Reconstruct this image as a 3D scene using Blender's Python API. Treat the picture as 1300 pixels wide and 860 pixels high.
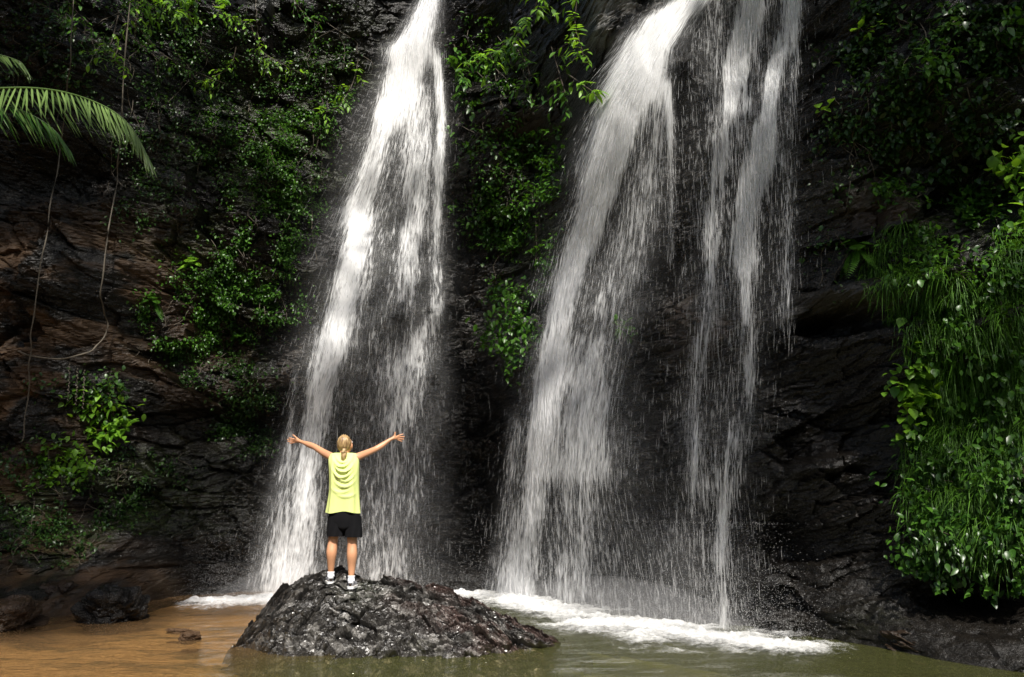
import bpy, bmesh, math, random
import numpy as np
from mathutils import Vector

random.seed(7)
RNG = np.random.default_rng(11)
scene = bpy.context.scene
for o in list(bpy.data.objects):
    bpy.data.objects.remove(o)

# ------------------------------------------------------------------ camera, sky, sun, exposure
CAM_H, PITCH, FPX = 1.7, math.radians(11.2), 1011.0
cd = bpy.data.cameras.new('camera')
cam = bpy.data.objects.new('camera', cd)
scene.collection.objects.link(cam)
cam.location = (0, 0, CAM_H)
cam.rotation_euler = (math.pi / 2 + PITCH, 0, 0)
cd.sensor_width = 36.0
cd.lens = 36.0 * FPX / 1300.0
cd.clip_start, cd.clip_end = 0.05, 500
scene.camera = cam

SUN_EL = math.radians(52)
SUN_AZ = math.atan2(0.20, -0.98)                 # from +Y towards +X: behind the camera, a little to the right
sun_vec = Vector((math.sin(SUN_AZ) * math.cos(SUN_EL), math.cos(SUN_AZ) * math.cos(SUN_EL), math.sin(SUN_EL)))
world = bpy.data.worlds.new('World')
scene.world = world
world.use_nodes = True
wt = world.node_tree
wt.nodes.clear()
sky = wt.nodes.new('ShaderNodeTexSky')
sky.sky_type = 'NISHITA'
sky.sun_disc = False
sky.sun_elevation, sky.sun_rotation = SUN_EL, SUN_AZ
sky.dust_density = 3.0
bg = wt.nodes.new('ShaderNodeBackground')
bg.inputs['Strength'].default_value = 0.10
wo = wt.nodes.new('ShaderNodeOutputWorld')
wt.links.new(sky.outputs[0], bg.inputs[0])
wt.links.new(bg.outputs[0], wo.inputs[0])
ld = bpy.data.lights.new('sun', 'SUN')
ld.energy, ld.angle, ld.color = 4.6, math.radians(2.0), (1.0, 0.955, 0.88)
sun = bpy.data.objects.new('sun', ld)
scene.collection.objects.link(sun)
sun.rotation_euler = (-sun_vec).to_track_quat('-Z', 'Y').to_euler()
vs = scene.view_settings
vs.view_transform, vs.look, vs.gamma, vs.exposure = 'Standard', 'None', 1.0, 0.75
vs.use_curve_mapping = False
scene.render.engine = 'CYCLES'
cy = scene.cycles
cy.use_denoising = True
cy.max_bounces, cy.diffuse_bounces, cy.glossy_bounces, cy.transmission_bounces = 6, 3, 2, 4
cy.transparent_max_bounces = 40
cy.caustics_reflective = cy.caustics_refractive = False
cy.sample_clamp_indirect = 4.0

# ------------------------------------------------------------------ measuring helpers (photo pixel -> place)
SP, CP = math.sin(PITCH), math.cos(PITCH)


def ray(px, py):
    u = (np.asarray(px, float) - 650.0) / FPX
    v = (430.0 - np.asarray(py, float)) / FPX
    return u, CP - SP * v, SP + CP * v


def at(px, py, Y):
    u, ry, rz = ray(px, py)
    t = Y / ry
    return np.stack([u * t, ry * t, CAM_H + rz * t], -1)


def ground(px, py, z=0.0):
    u, ry, rz = ray(px, py)
    t = (z - CAM_H) / rz
    return np.stack([u * t, ry * t, CAM_H + rz * t], -1)


def project(x, y, z):
    zz = z - CAM_H
    f = np.maximum(y * CP + zz * SP, 0.2)
    v = (-y * SP + zz * CP) / f
    return 650 + FPX * x / f, 430 - FPX * v


# ------------------------------------------------------------------ noise
def _hash(ix, iy, s):
    h = (ix.astype(np.int64) * 374761393 + iy.astype(np.int64) * 668265263 + s * 1442695041) & 0xFFFFFFFF
    h = ((h ^ (h >> 13)) * 1274126177) & 0xFFFFFFFF
    h = ((h ^ (h >> 16)) * 2246822519) & 0xFFFFFFFF
    return ((h ^ (h >> 15)) & 0xFFFFFF) / float(0x1000000)


def vnoise(x, y, s=0):
    x, y = np.broadcast_arrays(np.asarray(x, float), np.asarray(y, float))
    ix, iy = np.floor(x), np.floor(y)
    fx, fy = x - ix, y - iy
    fx = fx * fx * fx * (fx * (fx * 6 - 15) + 10)
    fy = fy * fy * fy * (fy * (fy * 6 - 15) + 10)
    a, b = _hash(ix, iy, s), _hash(ix + 1, iy, s)
    c, d = _hash(ix, iy + 1, s), _hash(ix + 1, iy + 1, s)
    return (a * (1 - fx) + b * fx) * (1 - fy) + (c * (1 - fx) + d * fx) * fy


def fbm(x, y, s=0, o=4):
    r, a, t = 0, 0.5, 0
    for k in range(o):
        r = r + a * vnoise(x * 2 ** k + k * 17.3, y * 2 ** k - k * 9.1, s + k)
        t += a
        a *= 0.5
    return r / t


def blocks(x, y, s=0, tilt=0.6):
    """offset of cracked rock blocks: a random height and tilt per cell, and the distance to the crack"""
    ix, iy = np.floor(x), np.floor(y)
    d1 = np.full(x.shape, 9.0)
    d2 = np.full(x.shape, 9.0)
    val = np.zeros(x.shape)
    for dx in (-1, 0, 1):
        for dy in (-1, 0, 1):
            cx, cy_ = ix + dx, iy + dy
            qx = cx + _hash(cx, cy_, s)
            qy = cy_ + _hash(cx, cy_, s + 1)
            ex, ey = x - qx, y - qy
            d = ex * ex + ey * ey
            v = _hash(cx, cy_, s + 2) - 0.5 + tilt * ((_hash(cx, cy_, s + 3) - 0.5) * ex + (_hash(cx, cy_, s + 4) - 0.2) * ey)
            m = d < d1
            d2 = np.where(m, d1, np.minimum(d2, d))
            d1 = np.where(m, d, d1)
            val = np.where(m, v, val)
    return val, np.sqrt(d2) - np.sqrt(d1)


def sstep(a, b, x):
    t = np.clip((x - a) / (b - a), 0, 1)
    return t * t * (3 - 2 * t)


def blur(A, n, axis):
    k = 2 * n + 1
    P = np.pad(A, [(n, n) if i == axis else (0, 0) for i in range(2)], mode='edge')
    c = np.cumsum(P, axis)
    z = np.zeros_like(np.take(c, [0], axis))
    c = np.concatenate([z, c], axis)
    m = c.shape[axis]
    return (np.take(c, np.arange(k, m), axis) - np.take(c, np.arange(0, m - k), axis)) / k


def gblur(A, n):
    for _ in range(2):
        A = blur(blur(A, n, 0), n, 1)
    return A


# ------------------------------------------------------------------ mesh helpers
COL = scene.collection


def mesh_obj(name, V, faces, mat, parent=None, smooth=True, uv=None, attrs=None, colors=None):
    """faces: array (n,3) / (n,4) or a list of such arrays"""
    V = np.asarray(V, np.float32)
    fl = faces if isinstance(faces, list) else [faces]
    fl = [np.asarray(f, np.int32) for f in fl if len(f)]
    me = bpy.data.meshes.new(name)
    me.vertices.add(len(V))
    me.vertices.foreach_set('co', V.ravel())
    idx = np.concatenate([f.ravel() for f in fl])
    tot = np.concatenate([np.full(len(f), f.shape[1], np.int32) for f in fl])
    st = np.concatenate([[0], np.cumsum(tot)[:-1]]).astype(np.int32)
    me.loops.add(len(idx))
    me.loops.foreach_set('vertex_index', idx)
    me.polygons.add(len(tot))
    me.polygons.foreach_set('loop_start', st)
    me.polygons.foreach_set('loop_total', tot)
    me.update(calc_edges=True)
    me.polygons.foreach_set('use_smooth', np.full(len(tot), bool(smooth)))
    if uv is not None:
        l = me.uv_layers.new(name='flow')
        l.data.foreach_set('uv', np.asarray(uv, np.float32)[idx].ravel())
    for k, a in (attrs or {}).items():
        t = me.attributes.new(k, 'FLOAT', 'POINT')
        t.data.foreach_set('value', np.asarray(a, np.float32))
    for k, a in (colors or {}).items():
        t = me.attributes.new(k, 'FLOAT_COLOR', 'POINT')
        t.data.foreach_set('color', np.asarray(a, np.float32).ravel())
    me.validate()
    if mat:
        me.materials.append(mat)
    o = bpy.data.objects.new(name, me)
    COL.objects.link(o)
    if parent:
        o.parent = parent
        me.transform(parent_inv(parent))
    return o


def parent_inv(p):
    from mathutils import Matrix
    loc = Vector(p.location)
    q = p.parent
    while q:
        loc += Vector(q.location)
        q = q.parent
    return Matrix.Translation(-loc)


def thing(name, label, cat, loc, group=None):
    o = bpy.data.objects.new(name, None)
    COL.objects.link(o)
    o.location = [float(c) for c in loc]
    o.empty_display_size = 0.2
    return tag(o, label, cat, group)


def tag(o, label=None, cat=None, group=None, kind=None):
    for k, v in (('label', label), ('category', cat), ('group', group), ('kind', kind)):
        if v:
            o[k] = v
    return o


def grid_faces(n, m):
    i = np.arange((n - 1) * (m - 1))
    r, c = i // (m - 1), i % (m - 1)
    a = r * m + c
    return np.stack([a, a + 1, a + m + 1, a + m], -1)


class Soup:
    def __init__(self):
        self.V, self.F3, self.F4, self.n, self.C = [], [], [], 0, []

    def add(self, V, f4=None, f3=None, c=None):
        V = np.asarray(V, float).reshape(-1, 3)
        self.V.append(V)
        if f4 is not None and len(f4):
            self.F4.append(np.asarray(f4) + self.n)
        if f3 is not None and len(f3):
            self.F3.append(np.asarray(f3) + self.n)
        if c is not None:
            self.C.append(np.asarray(c, float))
        self.n += len(V)

    def build(self, name, mat, parent=None, smooth=True):
        F = []
        if self.F4:
            F.append(np.concatenate(self.F4))
        if self.F3:
            F.append(np.concatenate(self.F3))
        at_ = {'tone': np.concatenate(self.C)} if self.C else None
        return mesh_obj(name, np.concatenate(self.V), F, mat, parent, smooth, attrs=at_)


def tube(S, pts, rad, k=6, tone=0.5):
    pts = np.asarray(pts, float)
    n = len(pts)
    rad = np.broadcast_to(np.asarray(rad, float), (n,))
    T = np.gradient(pts, axis=0)
    T /= np.linalg.norm(T, axis=1, keepdims=True) + 1e-9
    up = np.where(np.abs(T[:, 2:3]) > 0.9, [[0, 1.0, 0]], [[0, 0, 1.0]])
    A = np.cross(T, up)
    A /= np.linalg.norm(A, axis=1, keepdims=True) + 1e-9
    B = np.cross(T, A)
    th = np.arange(k) * 2 * math.pi / k
    V = pts[:, None] + rad[:, None, None] * (A[:, None] * np.cos(th)[None, :, None] + B[:, None] * np.sin(th)[None, :, None])
    f = []
    for i in range(n - 1):
        for j in range(k):
            f.append((i * k + j, i * k + (j + 1) % k, (i + 1) * k + (j + 1) % k, (i + 1) * k + j))
    S.add(V.reshape(-1, 3), f4=f, c=np.full(n * k, tone))


def spline(pts, n):
    pts = np.asarray(pts, float)
    t = np.linspace(0, len(pts) - 1, n)
    i = np.clip(np.floor(t).astype(int), 0, len(pts) - 2)
    f = (t - i)[:, None]
    p0, p1, p2, p3 = pts[np.maximum(i - 1, 0)], pts[i], pts[i + 1], pts[np.minimum(i + 2, len(pts) - 1)]
    return 0.5 * (2 * p1 + (p2 - p0) * f + (2 * p0 - 5 * p1 + 4 * p2 - p3) * f ** 2 + (3 * p1 - p0 - 3 * p2 + p3) * f ** 3)


LEAF_S = np.array([0, 0.18, 0.45, 0.75, 1.0])
LEAF_W = np.array([0.0, 0.72, 1.0, 0.62, 0.0])


def leaves(S, P, D, N, L, W, tone, droop=0.25, fold=0.25):
    """many leaves: base P, direction D, upper side N, length L, half width W"""
    P, D, N = (np.asarray(a, float).reshape(-1, 3) for a in (P, D, N))
    n = len(P)
    L, W, tone = (np.broadcast_to(np.asarray(a, float), (n,)) for a in (L, W, tone))
    D = D / (np.linalg.norm(D, axis=1, keepdims=True) + 1e-9)
    X = np.cross(D, N)
    X /= np.linalg.norm(X, axis=1, keepdims=True) + 1e-9
    N = np.cross(X, D)
    rows = []
    for s, w in zip(LEAF_S, LEAF_W):
        c = P + D * (L * s)[:, None] - N * (L * droop * s * s)[:, None]
        if w == 0:
            rows.append(c)
        else:
            up = N * (W * w * fold)[:, None]
            rows += [c - X * (W * w)[:, None] + up, c, c + X * (W * w)[:, None] + up]
    V = np.stack(rows, 1)
    k = V.shape[1]
    b = (np.arange(n) * k)[:, None, None]
    f3 = np.array([[0, 2, 1], [0, 3, 2], [7, 8, 10], [8, 9, 10]]) + b
    f4 = np.array([[1, 2, 5, 4], [2, 3, 6, 5], [4, 5, 8, 7], [5, 6, 9, 8]]) + b
    S.add(V.reshape(-1, 3), f4=f4.reshape(-1, 4), f3=f3.reshape(-1, 3), c=np.repeat(tone, k))


def rdir(n, base, spread):
    d = np.asarray(base, float) + RNG.normal(0, spread, (n, 3))
    return d / np.linalg.norm(d, axis=1, keepdims=True)


# ------------------------------------------------------------------ materials
def new_mat(name):
    m = bpy.data.materials.new(name)
    m.use_nodes = True
    t = m.node_tree
    t.nodes.clear()
    return m, t


class NT:
    def __init__(self, t):
        self.t = t

    def n(self, typ, **kw):
        x = self.t.nodes.new('ShaderNode' + typ)
        for k, v in kw.items():
            setattr(x, k, v)
        return x

    def l(self, a, b):
        self.t.links.new(a, b)

    def val(self, sock, v):
        if isinstance(v, bpy.types.NodeSocket):
            self.l(v, sock)
        else:
            sock.default_value = v

    def math(self, op, a, b=0.0, clamp=False):
        x = self.n('Math', operation=op, use_clamp=clamp)
        self.val(x.inputs[0], a)
        self.val(x.inputs[1], b)
        return x.outputs[0]

    def noise(self, vec, scale, detail=4, rough=0.55):
        x = self.n('TexNoise')
        x.inputs['Scale'].default_value = scale
        x.inputs['Detail'].default_value = detail
        x.inputs['Roughness'].default_value = rough
        if vec is not None:
            self.l(vec, x.inputs['Vector'])
        return x.outputs['Fac']

    def mapping(self, vec, scale=(1, 1, 1), rot=(0, 0, 0), loc=(0, 0, 0)):
        x = self.n('Mapping')
        self.l(vec, x.inputs[0])
        x.inputs['Scale'].default_value = scale
        x.inputs['Rotation'].default_value = rot
        x.inputs['Location'].default_value = loc
        return x.outputs[0]

    def ramp(self, fac, stops):
        x = self.n('ValToRGB')
        e = x.color_ramp.elements
        while len(e) < len(stops):
            e.new(0.5)
        for q, (p, c) in zip(e, stops):
            q.position = p
            q.color = (*c, 1) if len(c) == 3 else c
        self.l(fac, x.inputs[0])
        return x.outputs[0]

    def mixc(self, f, a, b):
        x = self.n('Mix', data_type='RGBA')
        self.val(x.inputs[0], f)
        for s, v in ((x.inputs[6], a), (x.inputs[7], b)):
            if isinstance(v, bpy.types.NodeSocket):
                self.l(v, s)
            else:
                s.default_value = (*v, 1)
        return x.outputs[2]

    def attr(self, name):
        return self.n('Attribute', attribute_name=name).outputs['Fac']

    def bump(self, h, strength=0.5, dist=0.02, normal=None):
        x = self.n('Bump')
        x.inputs['Strength'].default_value = strength
        x.inputs['Distance'].default_value = dist
        self.l(h, x.inputs['Height'])
        if normal is not None:
            self.l(normal, x.inputs['Normal'])
        return x.outputs[0]

    def out(self, s):
        o = self.n('OutputMaterial')
        self.l(s, o.inputs['Surface'])

    def principled(self, **kw):
        p = self.n('BsdfPrincipled')
        for k, v in kw.items():
            s = p.inputs[k.replace('_', ' ')]
            if isinstance(v, bpy.types.NodeSocket):
                self.l(v, s)
            elif isinstance(v, tuple):
                s.default_value = (*v, 1)
            else:
                s.default_value = v
        return p


def simple_mat(name, col, rough=0.6, bump_scale=0, bump=0.2, var=0.0, spec=0.5):
    m, t = new_mat(name)
    q = NT(t)
    tc = q.n('TexCoord').outputs['Object']
    c = col
    if var:
        f = q.noise(tc, 9, 5)
        c = q.mixc(f, tuple(x * (1 - var) for x in col), tuple(min(1, x * (1 + var)) for x in col))
    p = q.principled(Base_Color=c, Roughness=rough, Specular_IOR_Level=spec)
    if bump_scale:
        q.l(q.bump(q.noise(tc, bump_scale, 3), bump, 0.01), p.inputs['Normal'])
    q.out(p.outputs[0])
    return m


def rock_mat(name, dark, light, rlo, rhi, bscale=1.0, dip=0.25, spec=0.34, soft=0.8):
    m, t = new_mat(name)
    q = NT(t)
    tc = q.n('TexCoord').outputs['Object']
    st = q.mapping(tc, (1.0, 1.0, 2.0), (0, -dip, 0))
    n1 = q.noise(st, 1.3, 6, 0.65)
    n2 = q.noise(st, 9 * bscale, 6, 0.7)
    n3 = q.noise(st, 42 * bscale, 4, 0.65)
    c = q.mixc(q.math('MULTIPLY', n2, n1), dark, light)
    c = q.mixc(q.ramp(n2, [(0.35, (0, 0, 0)), (0.75, (1, 1, 1))]), c, light)
    soil = q.attr('soil')
    c = q.mixc(q.math('MULTIPLY', soil, q.math('ADD', n2, 0.4), True), c, (0.075, 0.040, 0.017))
    moss = q.attr('moss')
    c = q.mixc(q.math('MULTIPLY', moss, q.ramp(n2, [(0.4, (0, 0, 0)), (0.6, (1, 1, 1))])), c, (0.024, 0.034, 0.008))
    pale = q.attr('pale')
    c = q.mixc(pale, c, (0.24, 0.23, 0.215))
    red = q.attr('red')
    c = q.mixc(q.math('MULTIPLY', red, q.ramp(n3, [(0.36, (0, 0, 0)), (0.56, (1, 1, 1))])), c, (0.075, 0.030, 0.020))
    r = q.n('MapRange')
    q.l(n3, r.inputs[0])
    r.inputs[1].default_value, r.inputs[2].default_value = 0.3, 0.7
    r.inputs[3].default_value, r.inputs[4].default_value = rlo, rhi
    rough = q.math('ADD', r.outputs[0], q.math('MULTIPLY', q.math('ADD', soil, red), 0.35), True)
    b1 = q.bump(n2, 0.6 * soft, 0.08)
    b2 = q.bump(n3, 0.5 * soft, 0.02, b1)
    p = q.principled(Base_Color=c, Roughness=rough, Specular_IOR_Level=spec, Coat_Weight=0.6 if spec > .9 else 0.0, Coat_Roughness=0.2)
    q.l(b2, p.inputs['Normal'])
    q.out(p.outputs[0])
    return m


def leaf_mat(name, dark, light, rough=0.35, trans=0.35, spec=0.35):
    m, t = new_mat(name)
    q = NT(t)
    tone = q.attr('tone')
    c = q.mixc(tone, dark, light)
    p = q.principled(Base_Color=c, Roughness=rough, Specular_IOR_Level=spec)
    tr = q.n('BsdfTranslucent')
    q.l(q.mixc(0.5, c, (light[0] * 1.3, light[1] * 1.2, light[2] * 0.5)), tr.inputs[0])
    mx = q.n('MixShader')
    mx.inputs[0].default_value = trans
    q.l(p.outputs[0], mx.inputs[1])
    q.l(tr.outputs[0], mx.inputs[2])
    q.out(mx.outputs[0])
    return m


def water_bsdf(q, normal=None):
    d = q.n('BsdfDiffuse')
    d.inputs[0].default_value = (0.86, 0.86, 0.86, 1)
    tr = q.n('BsdfTranslucent')
    tr.inputs[0].default_value = (0.86, 0.86, 0.87, 1)
    mx = q.n('MixShader')
    mx.inputs[0].default_value = 0.35
    q.l(d.outputs[0], mx.inputs[1])
    q.l(tr.outputs[0], mx.inputs[2])
    if normal is not None:
        q.l(normal, d.inputs['Normal'])
    return mx.outputs[0]


def fall_mat(name, seed, gain=2.6, haze=0.16, clump=0.20):
    """falling water: strands stretched along the flow, opacity from how much water runs there"""
    m, t = new_mat(name)
    q = NT(t)
    uv = q.n('UVMap', uv_map='flow').outputs[0]
    off = (seed * 3.7, seed * 9.1, seed)
    wob = q.n('TexNoise')
    wob.inputs['Scale'].default_value = 1.0
    q.l(q.mapping(uv, (2.5, 1.2, 1), loc=off), wob.inputs['Vector'])
    sub = q.n('VectorMath', operation='MULTIPLY_ADD')
    q.l(wob.outputs['Color'], sub.inputs[0])
    sub.inputs[1].default_value = (0.10, 0.0, 0)
    q.l(uv, sub.inputs[2])
    w = sub.outputs[0]
    a = q.noise(q.mapping(w, (30, 2.0, 1), loc=off), 1.0, 2, 0.5)
    b = q.noise(q.mapping(w, (13, 1.0, 1), loc=off), 1.0, 3, 0.6)
    c = q.noise(q.mapping(w, (64, 6.0, 1), loc=off), 1.0, 2, 0.5)
    e = q.noise(q.mapping(w, (7.0, 0.9, 1), loc=off), 1.0, 2, 0.5)
    n = q.math('ADD', q.math('MULTIPLY', a, 0.40), q.math('ADD', q.math('MULTIPLY', b, 0.28), q.math('ADD', q.math('MULTIPLY', c, 0.26), q.math('MULTIPLY', e, clump))))
    n = q.math('MULTIPLY', q.math('SUBTRACT', n, 0.495 + 0.5 * clump), 2.7)           # about -0.6 .. 0.6
    d = q.attr('amount')
    al = q.math('MULTIPLY', q.math('ADD', n, q.math('SUBTRACT', d, 0.48)), gain, True)
    hz = q.math('MULTIPLY', d, haze)
    al = q.math('MULTIPLY', q.math('MAXIMUM', al, hz), q.math('MULTIPLY', d, 6.0, True))
    al = q.math('MINIMUM', al, 0.96)
    tp = q.n('BsdfTransparent')
    mx = q.n('MixShader')
    q.l(al, mx.inputs[0])
    q.l(tp.outputs[0], mx.inputs[1])
    q.l(water_bsdf(q, q.bump(n, 0.5, 0.08)), mx.inputs[2])
    q.out(mx.outputs[0])
    return m


def drop_mat(name, alpha):
    m, t = new_mat(name)
    q = NT(t)
    tp = q.n('BsdfTransparent')
    mx = q.n('MixShader')
    mx.inputs[0].default_value = alpha
    q.l(tp.outputs[0], mx.inputs[1])
    q.l(water_bsdf(q), mx.inputs[2])
    q.out(mx.outputs[0])
    return m


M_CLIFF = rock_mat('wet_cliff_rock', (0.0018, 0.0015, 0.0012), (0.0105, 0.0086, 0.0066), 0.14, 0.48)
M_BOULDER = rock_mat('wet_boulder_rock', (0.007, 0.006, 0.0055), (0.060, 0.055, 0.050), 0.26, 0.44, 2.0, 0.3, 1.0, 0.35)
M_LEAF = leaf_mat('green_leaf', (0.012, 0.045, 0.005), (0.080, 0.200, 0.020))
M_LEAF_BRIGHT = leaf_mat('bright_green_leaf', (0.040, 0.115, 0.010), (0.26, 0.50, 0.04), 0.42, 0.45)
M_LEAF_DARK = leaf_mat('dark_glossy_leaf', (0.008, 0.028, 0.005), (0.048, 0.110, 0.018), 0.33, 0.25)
M_GRASS = leaf_mat('grass_blade', (0.008, 0.036, 0.004), (0.10, 0.24, 0.018), 0.55, 0.35)
M_PALM = leaf_mat('palm_leaflet', (0.035, 0.075, 0.014), (0.17, 0.26, 0.075), 0.3, 0.3)
M_BARK = simple_mat('brown_bark', (0.045, 0.032, 0.020), 0.8, 40, 0.5, 0.4)
M_VINE = simple_mat('grey_vine_bark', (0.085, 0.070, 0.050), 0.8, 60, 0.4, 0.3)

# ------------------------------------------------------------------ the cliff (a height field Y(x, z) with ledges, cracks and hollows)
X0, X1, Z0, Z1, DX, DZ = -14.0, 12.5, -0.8, 15.0, 0.030, 0.025
xs = np.arange(X0, X1 + DX / 2, DX)
zs = np.arange(Z0, Z1 + DZ / 2, DZ)
GX, GZ = np.meshgrid(xs, zs)
foot = ground([0, 120, 250, 450, 620, 700, 800, 900, 1000, 1100, 1200, 1300],
              [772, 757, 748, 746, 752, 766, 784, 795, 800, 812, 825, 838])
fx = np.concatenate([[-16, -12], foot[:, 0], [8, 13]])
fy = np.concatenate([[10.0, 11.3], foot[:, 1], [7.6, 5.5]])
yb = np.interp(xs, fx, fy)
yb = np.convolve(np.pad(yb, 25, mode='edge'), np.ones(51) / 51, 'valid')
YB = np.broadcast_to(yb, GX.shape) + 0.10 * np.clip(GZ, 0, None) + 0.5 * np.clip(GZ - 12.5, 0, None)
PX, PY = project(GX, YB, GZ)


def ell(cx, cy, rx, ry, rot=0.0, p=1.4):
    c, s = math.cos(math.radians(rot)), math.sin(math.radians(rot))
    a = ((PX - cx) * c + (PY - cy) * s) / rx
    b = (-(PX - cx) * s + (PY - cy) * c) / ry
    return np.exp(-(a * a + b * b) ** p)


WX = GX + 0.5 * (fbm(GX * 0.9, GZ * 0.9, 5, 3) - 0.5)
WZ = GZ + 0.35 * (fbm(GX * 0.8, GZ * 0.8, 9, 3) - 0.5)
dip = np.interp(xs, [-14, -4, -1, 1.5, 12], [-0.06, -0.03, 0.05, 0.15, 0.20])[None, :]
S_ = WZ - dip * WX                                   # height across the bedding
off = np.zeros(GX.shape)
off += 1.5 * (fbm(GX * 0.33, GZ * 0.36, 21, 4) - 0.5)
v, c_ = blocks(WX / 1.7, S_ / 1.05, 31)
off += 0.55 * v
v, c_ = blocks(WX / 0.75, S_ / 0.40, 41, 0.9)
off += 0.24 * v - 0.05 * (1 - sstep(0, 0.12, c_))
v, c_ = blocks(WX / 0.30, S_ / 0.15, 51, 1.0)
off += 0.10 * v
v, c_ = blocks(WX / 0.13, S_ / 0.055, 61, 1.0)
off += 0.035 * v + 0.05 * (fbm(GX * 9, S_ * 22, 71, 3) - 0.5)
off *= 0.55 + 0.45 * sstep(-0.4, 1.5, GZ)
# named features: hollows (-) and noses (+), in metres towards the camera
off += -1.1 * ell(60, 205, 120, 38) - 0.5 * ell(250, 120, 150, 45)
off += 0.45 * ell(70, 350, 120, 45) - 0.6 * ell(285, 545, 90, 28) + 0.75 * ell(270, 660, 100, 75)
off += 0.35 * ell(300, 490, 80, 25) + 0.4 * ell(320, 320, 100, 100)
off += -0.8 * ell(605, 560, 42, 150) - 0.9 * ell(690, 180, 50, 70, 15) + 0.45 * ell(655, 150, 55, 30)
slab = sstep(-12, 12, np.minimum.reduce([PX - 748 + 0.1 * PY, 852 - PX - 0.35 * PY, 84 - PY + 0.35 * (PX - 790) * (PX < 790) - 0.75 * (PX - 800) * (PX > 800)]))
off += 0.55 * slab
off += 0.30 * ell(890, 95, 26, 50, 0, 3)
chute = np.interp(PY, [-60, 40, 130, 230, 330, 450], [910, 836, 800, 765, 734, 700])
off += np.interp(PY, [-60, 0, 110, 230, 400], [-0.30, -0.15, 0.60, 0.50, 0.0]) * np.exp(-((PX - chute) / 62) ** 4)
off += 0.35 * ell(650, 430, 50, 70) + 0.25 * ell(525, 62, 46, 8) - 0.25 * ell(530, 25, 40, 34)
off += 0.25 * ell(545, 400, 40, 10, -28)
off += 0.55 * ell(1085, 378, 75, 13, -6, 3) - 0.75 * ell(1080, 412, 80, 14, -6, 2) + 0.2 * ell(1070, 450, 70, 22, -12, 2)
off += -0.9 * ell(1250, 762, 90, 24) + 0.25 * ell(1210, 640, 90, 110) + 0.5 * ell(1200, 420, 110, 110)
off += -0.7 * ell(1240, 210, 120, 55) + 0.3 * ell(1050, 590, 60, 12, -10, 2) - 0.4 * ell(1010, 690, 30, 45)
YC = YB - off
# muddy bank at the left, low stony toe at the right
toe = 0.7 + 0.6 * fbm(GX * 1.3, GZ * 2.0, 81, 4)
YC -= 2.5 * np.clip(1 - GZ / 1.5, 0, 1) ** 0.9 * sstep(-5.5, -6.7, GX) * toe
YC -= 0.9 * np.clip(1 - GZ / 0.9, 0, 1) * sstep(2.8, 4.6, GX) * toe
YC -= 0.5 * np.clip(1 - GZ / 0.5, 0, 1) * toe * sstep(-3.5, -5, GX)
PX, PY = project(GX, YC, GZ)

soil = np.clip(ell(80, 350, 150, 75, 0, 1) + 0.9 * ell(20, 560, 70, 140, 0, 1) + 0.8 * ell(60, 740, 130, 50) + 0.35 * ell(170, 470, 200, 60)
               + 0.3 * ell(1130, 260, 70, 40) + 0.25 * ell(650, 170, 60, 40) + 0.25 * ell(890, 420, 40, 60), 0, 1)
soil *= sstep(0.42, 0.62, fbm(GX * 1.6, GZ * 2.2, 91, 5) + 0.06)
moss = np.clip(ell(330, 230, 130, 200, 0, 1) + ell(120, 640, 140, 90) + 0.8 * ell(1230, 800, 120, 40) + 0.6 * ell(680, 280, 70, 120) + 0.5 * ell(430, 90, 90, 80) + 0.5 * ell(1200, 180, 150, 200), 0, 1)
moss *= sstep(0.35, 0.6, fbm(GX * 1.1, GZ * 1.4, 95, 4))
pale = np.clip(0.7 * slab * sstep(0.3, 0.7, fbm(GX * 5, GZ * 6, 99, 4)) + 0.25 * ell(1085, 385, 75, 20, -6) + 0.25 * ell(640, 410, 50, 60), 0, 1)

V = np.stack([GX, YC, GZ], -1).reshape(-1, 3)
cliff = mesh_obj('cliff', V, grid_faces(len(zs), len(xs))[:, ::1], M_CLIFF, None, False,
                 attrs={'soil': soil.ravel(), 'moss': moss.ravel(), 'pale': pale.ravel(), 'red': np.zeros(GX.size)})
tag(cliff, 'dark wet layered rock cliff rising behind the pool', 'cliff', kind='structure')


def ysurf(x, z, A=None):
    A = YC if A is None else A
    fx_ = np.clip((x - X0) / DX, 0, len(xs) - 1.001)
    fz_ = np.clip((z - Z0) / DZ, 0, len(zs) - 1.001)
    i, j = fz_.astype(int), fx_.astype(int)
    a, b = fz_ - i, fx_ - j
    return (A[i, j] * (1 - b) + A[i, j + 1] * b) * (1 - a) + (A[i + 1, j] * (1 - b) + A[i + 1, j + 1] * b) * a


def hit(px, py):
    """where the line of sight through a photo pixel meets the cliff"""
    u, ry, rz = ray(np.atleast_1d(px), np.atleast_1d(py))
    t = np.full(u.shape, 5.0)
    live = np.ones(u.shape, bool)
    for _ in range(420):
        live &= (ry * t < ysurf(u * t, CAM_H + rz * t)) & (t < 24)
        if not live.any():
            break
        t = np.where(live, t + 0.04, t)
    return np.stack([u * t, ry * t, CAM_H + rz * t], -1)


YSM = gblur(YC, 7)
NXg, NZg = np.gradient(YSM, DZ, DX)[1], np.gradient(YSM, DZ, DX)[0]


def cnormal(P):
    n = np.stack([ysurf(P[:, 0], P[:, 2], NXg), -np.ones(len(P)), ysurf(P[:, 0], P[:, 2], NZg)], -1)
    n[:, :2] *= 1
    return n / np.linalg.norm(n, axis=1, keepdims=True)


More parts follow.
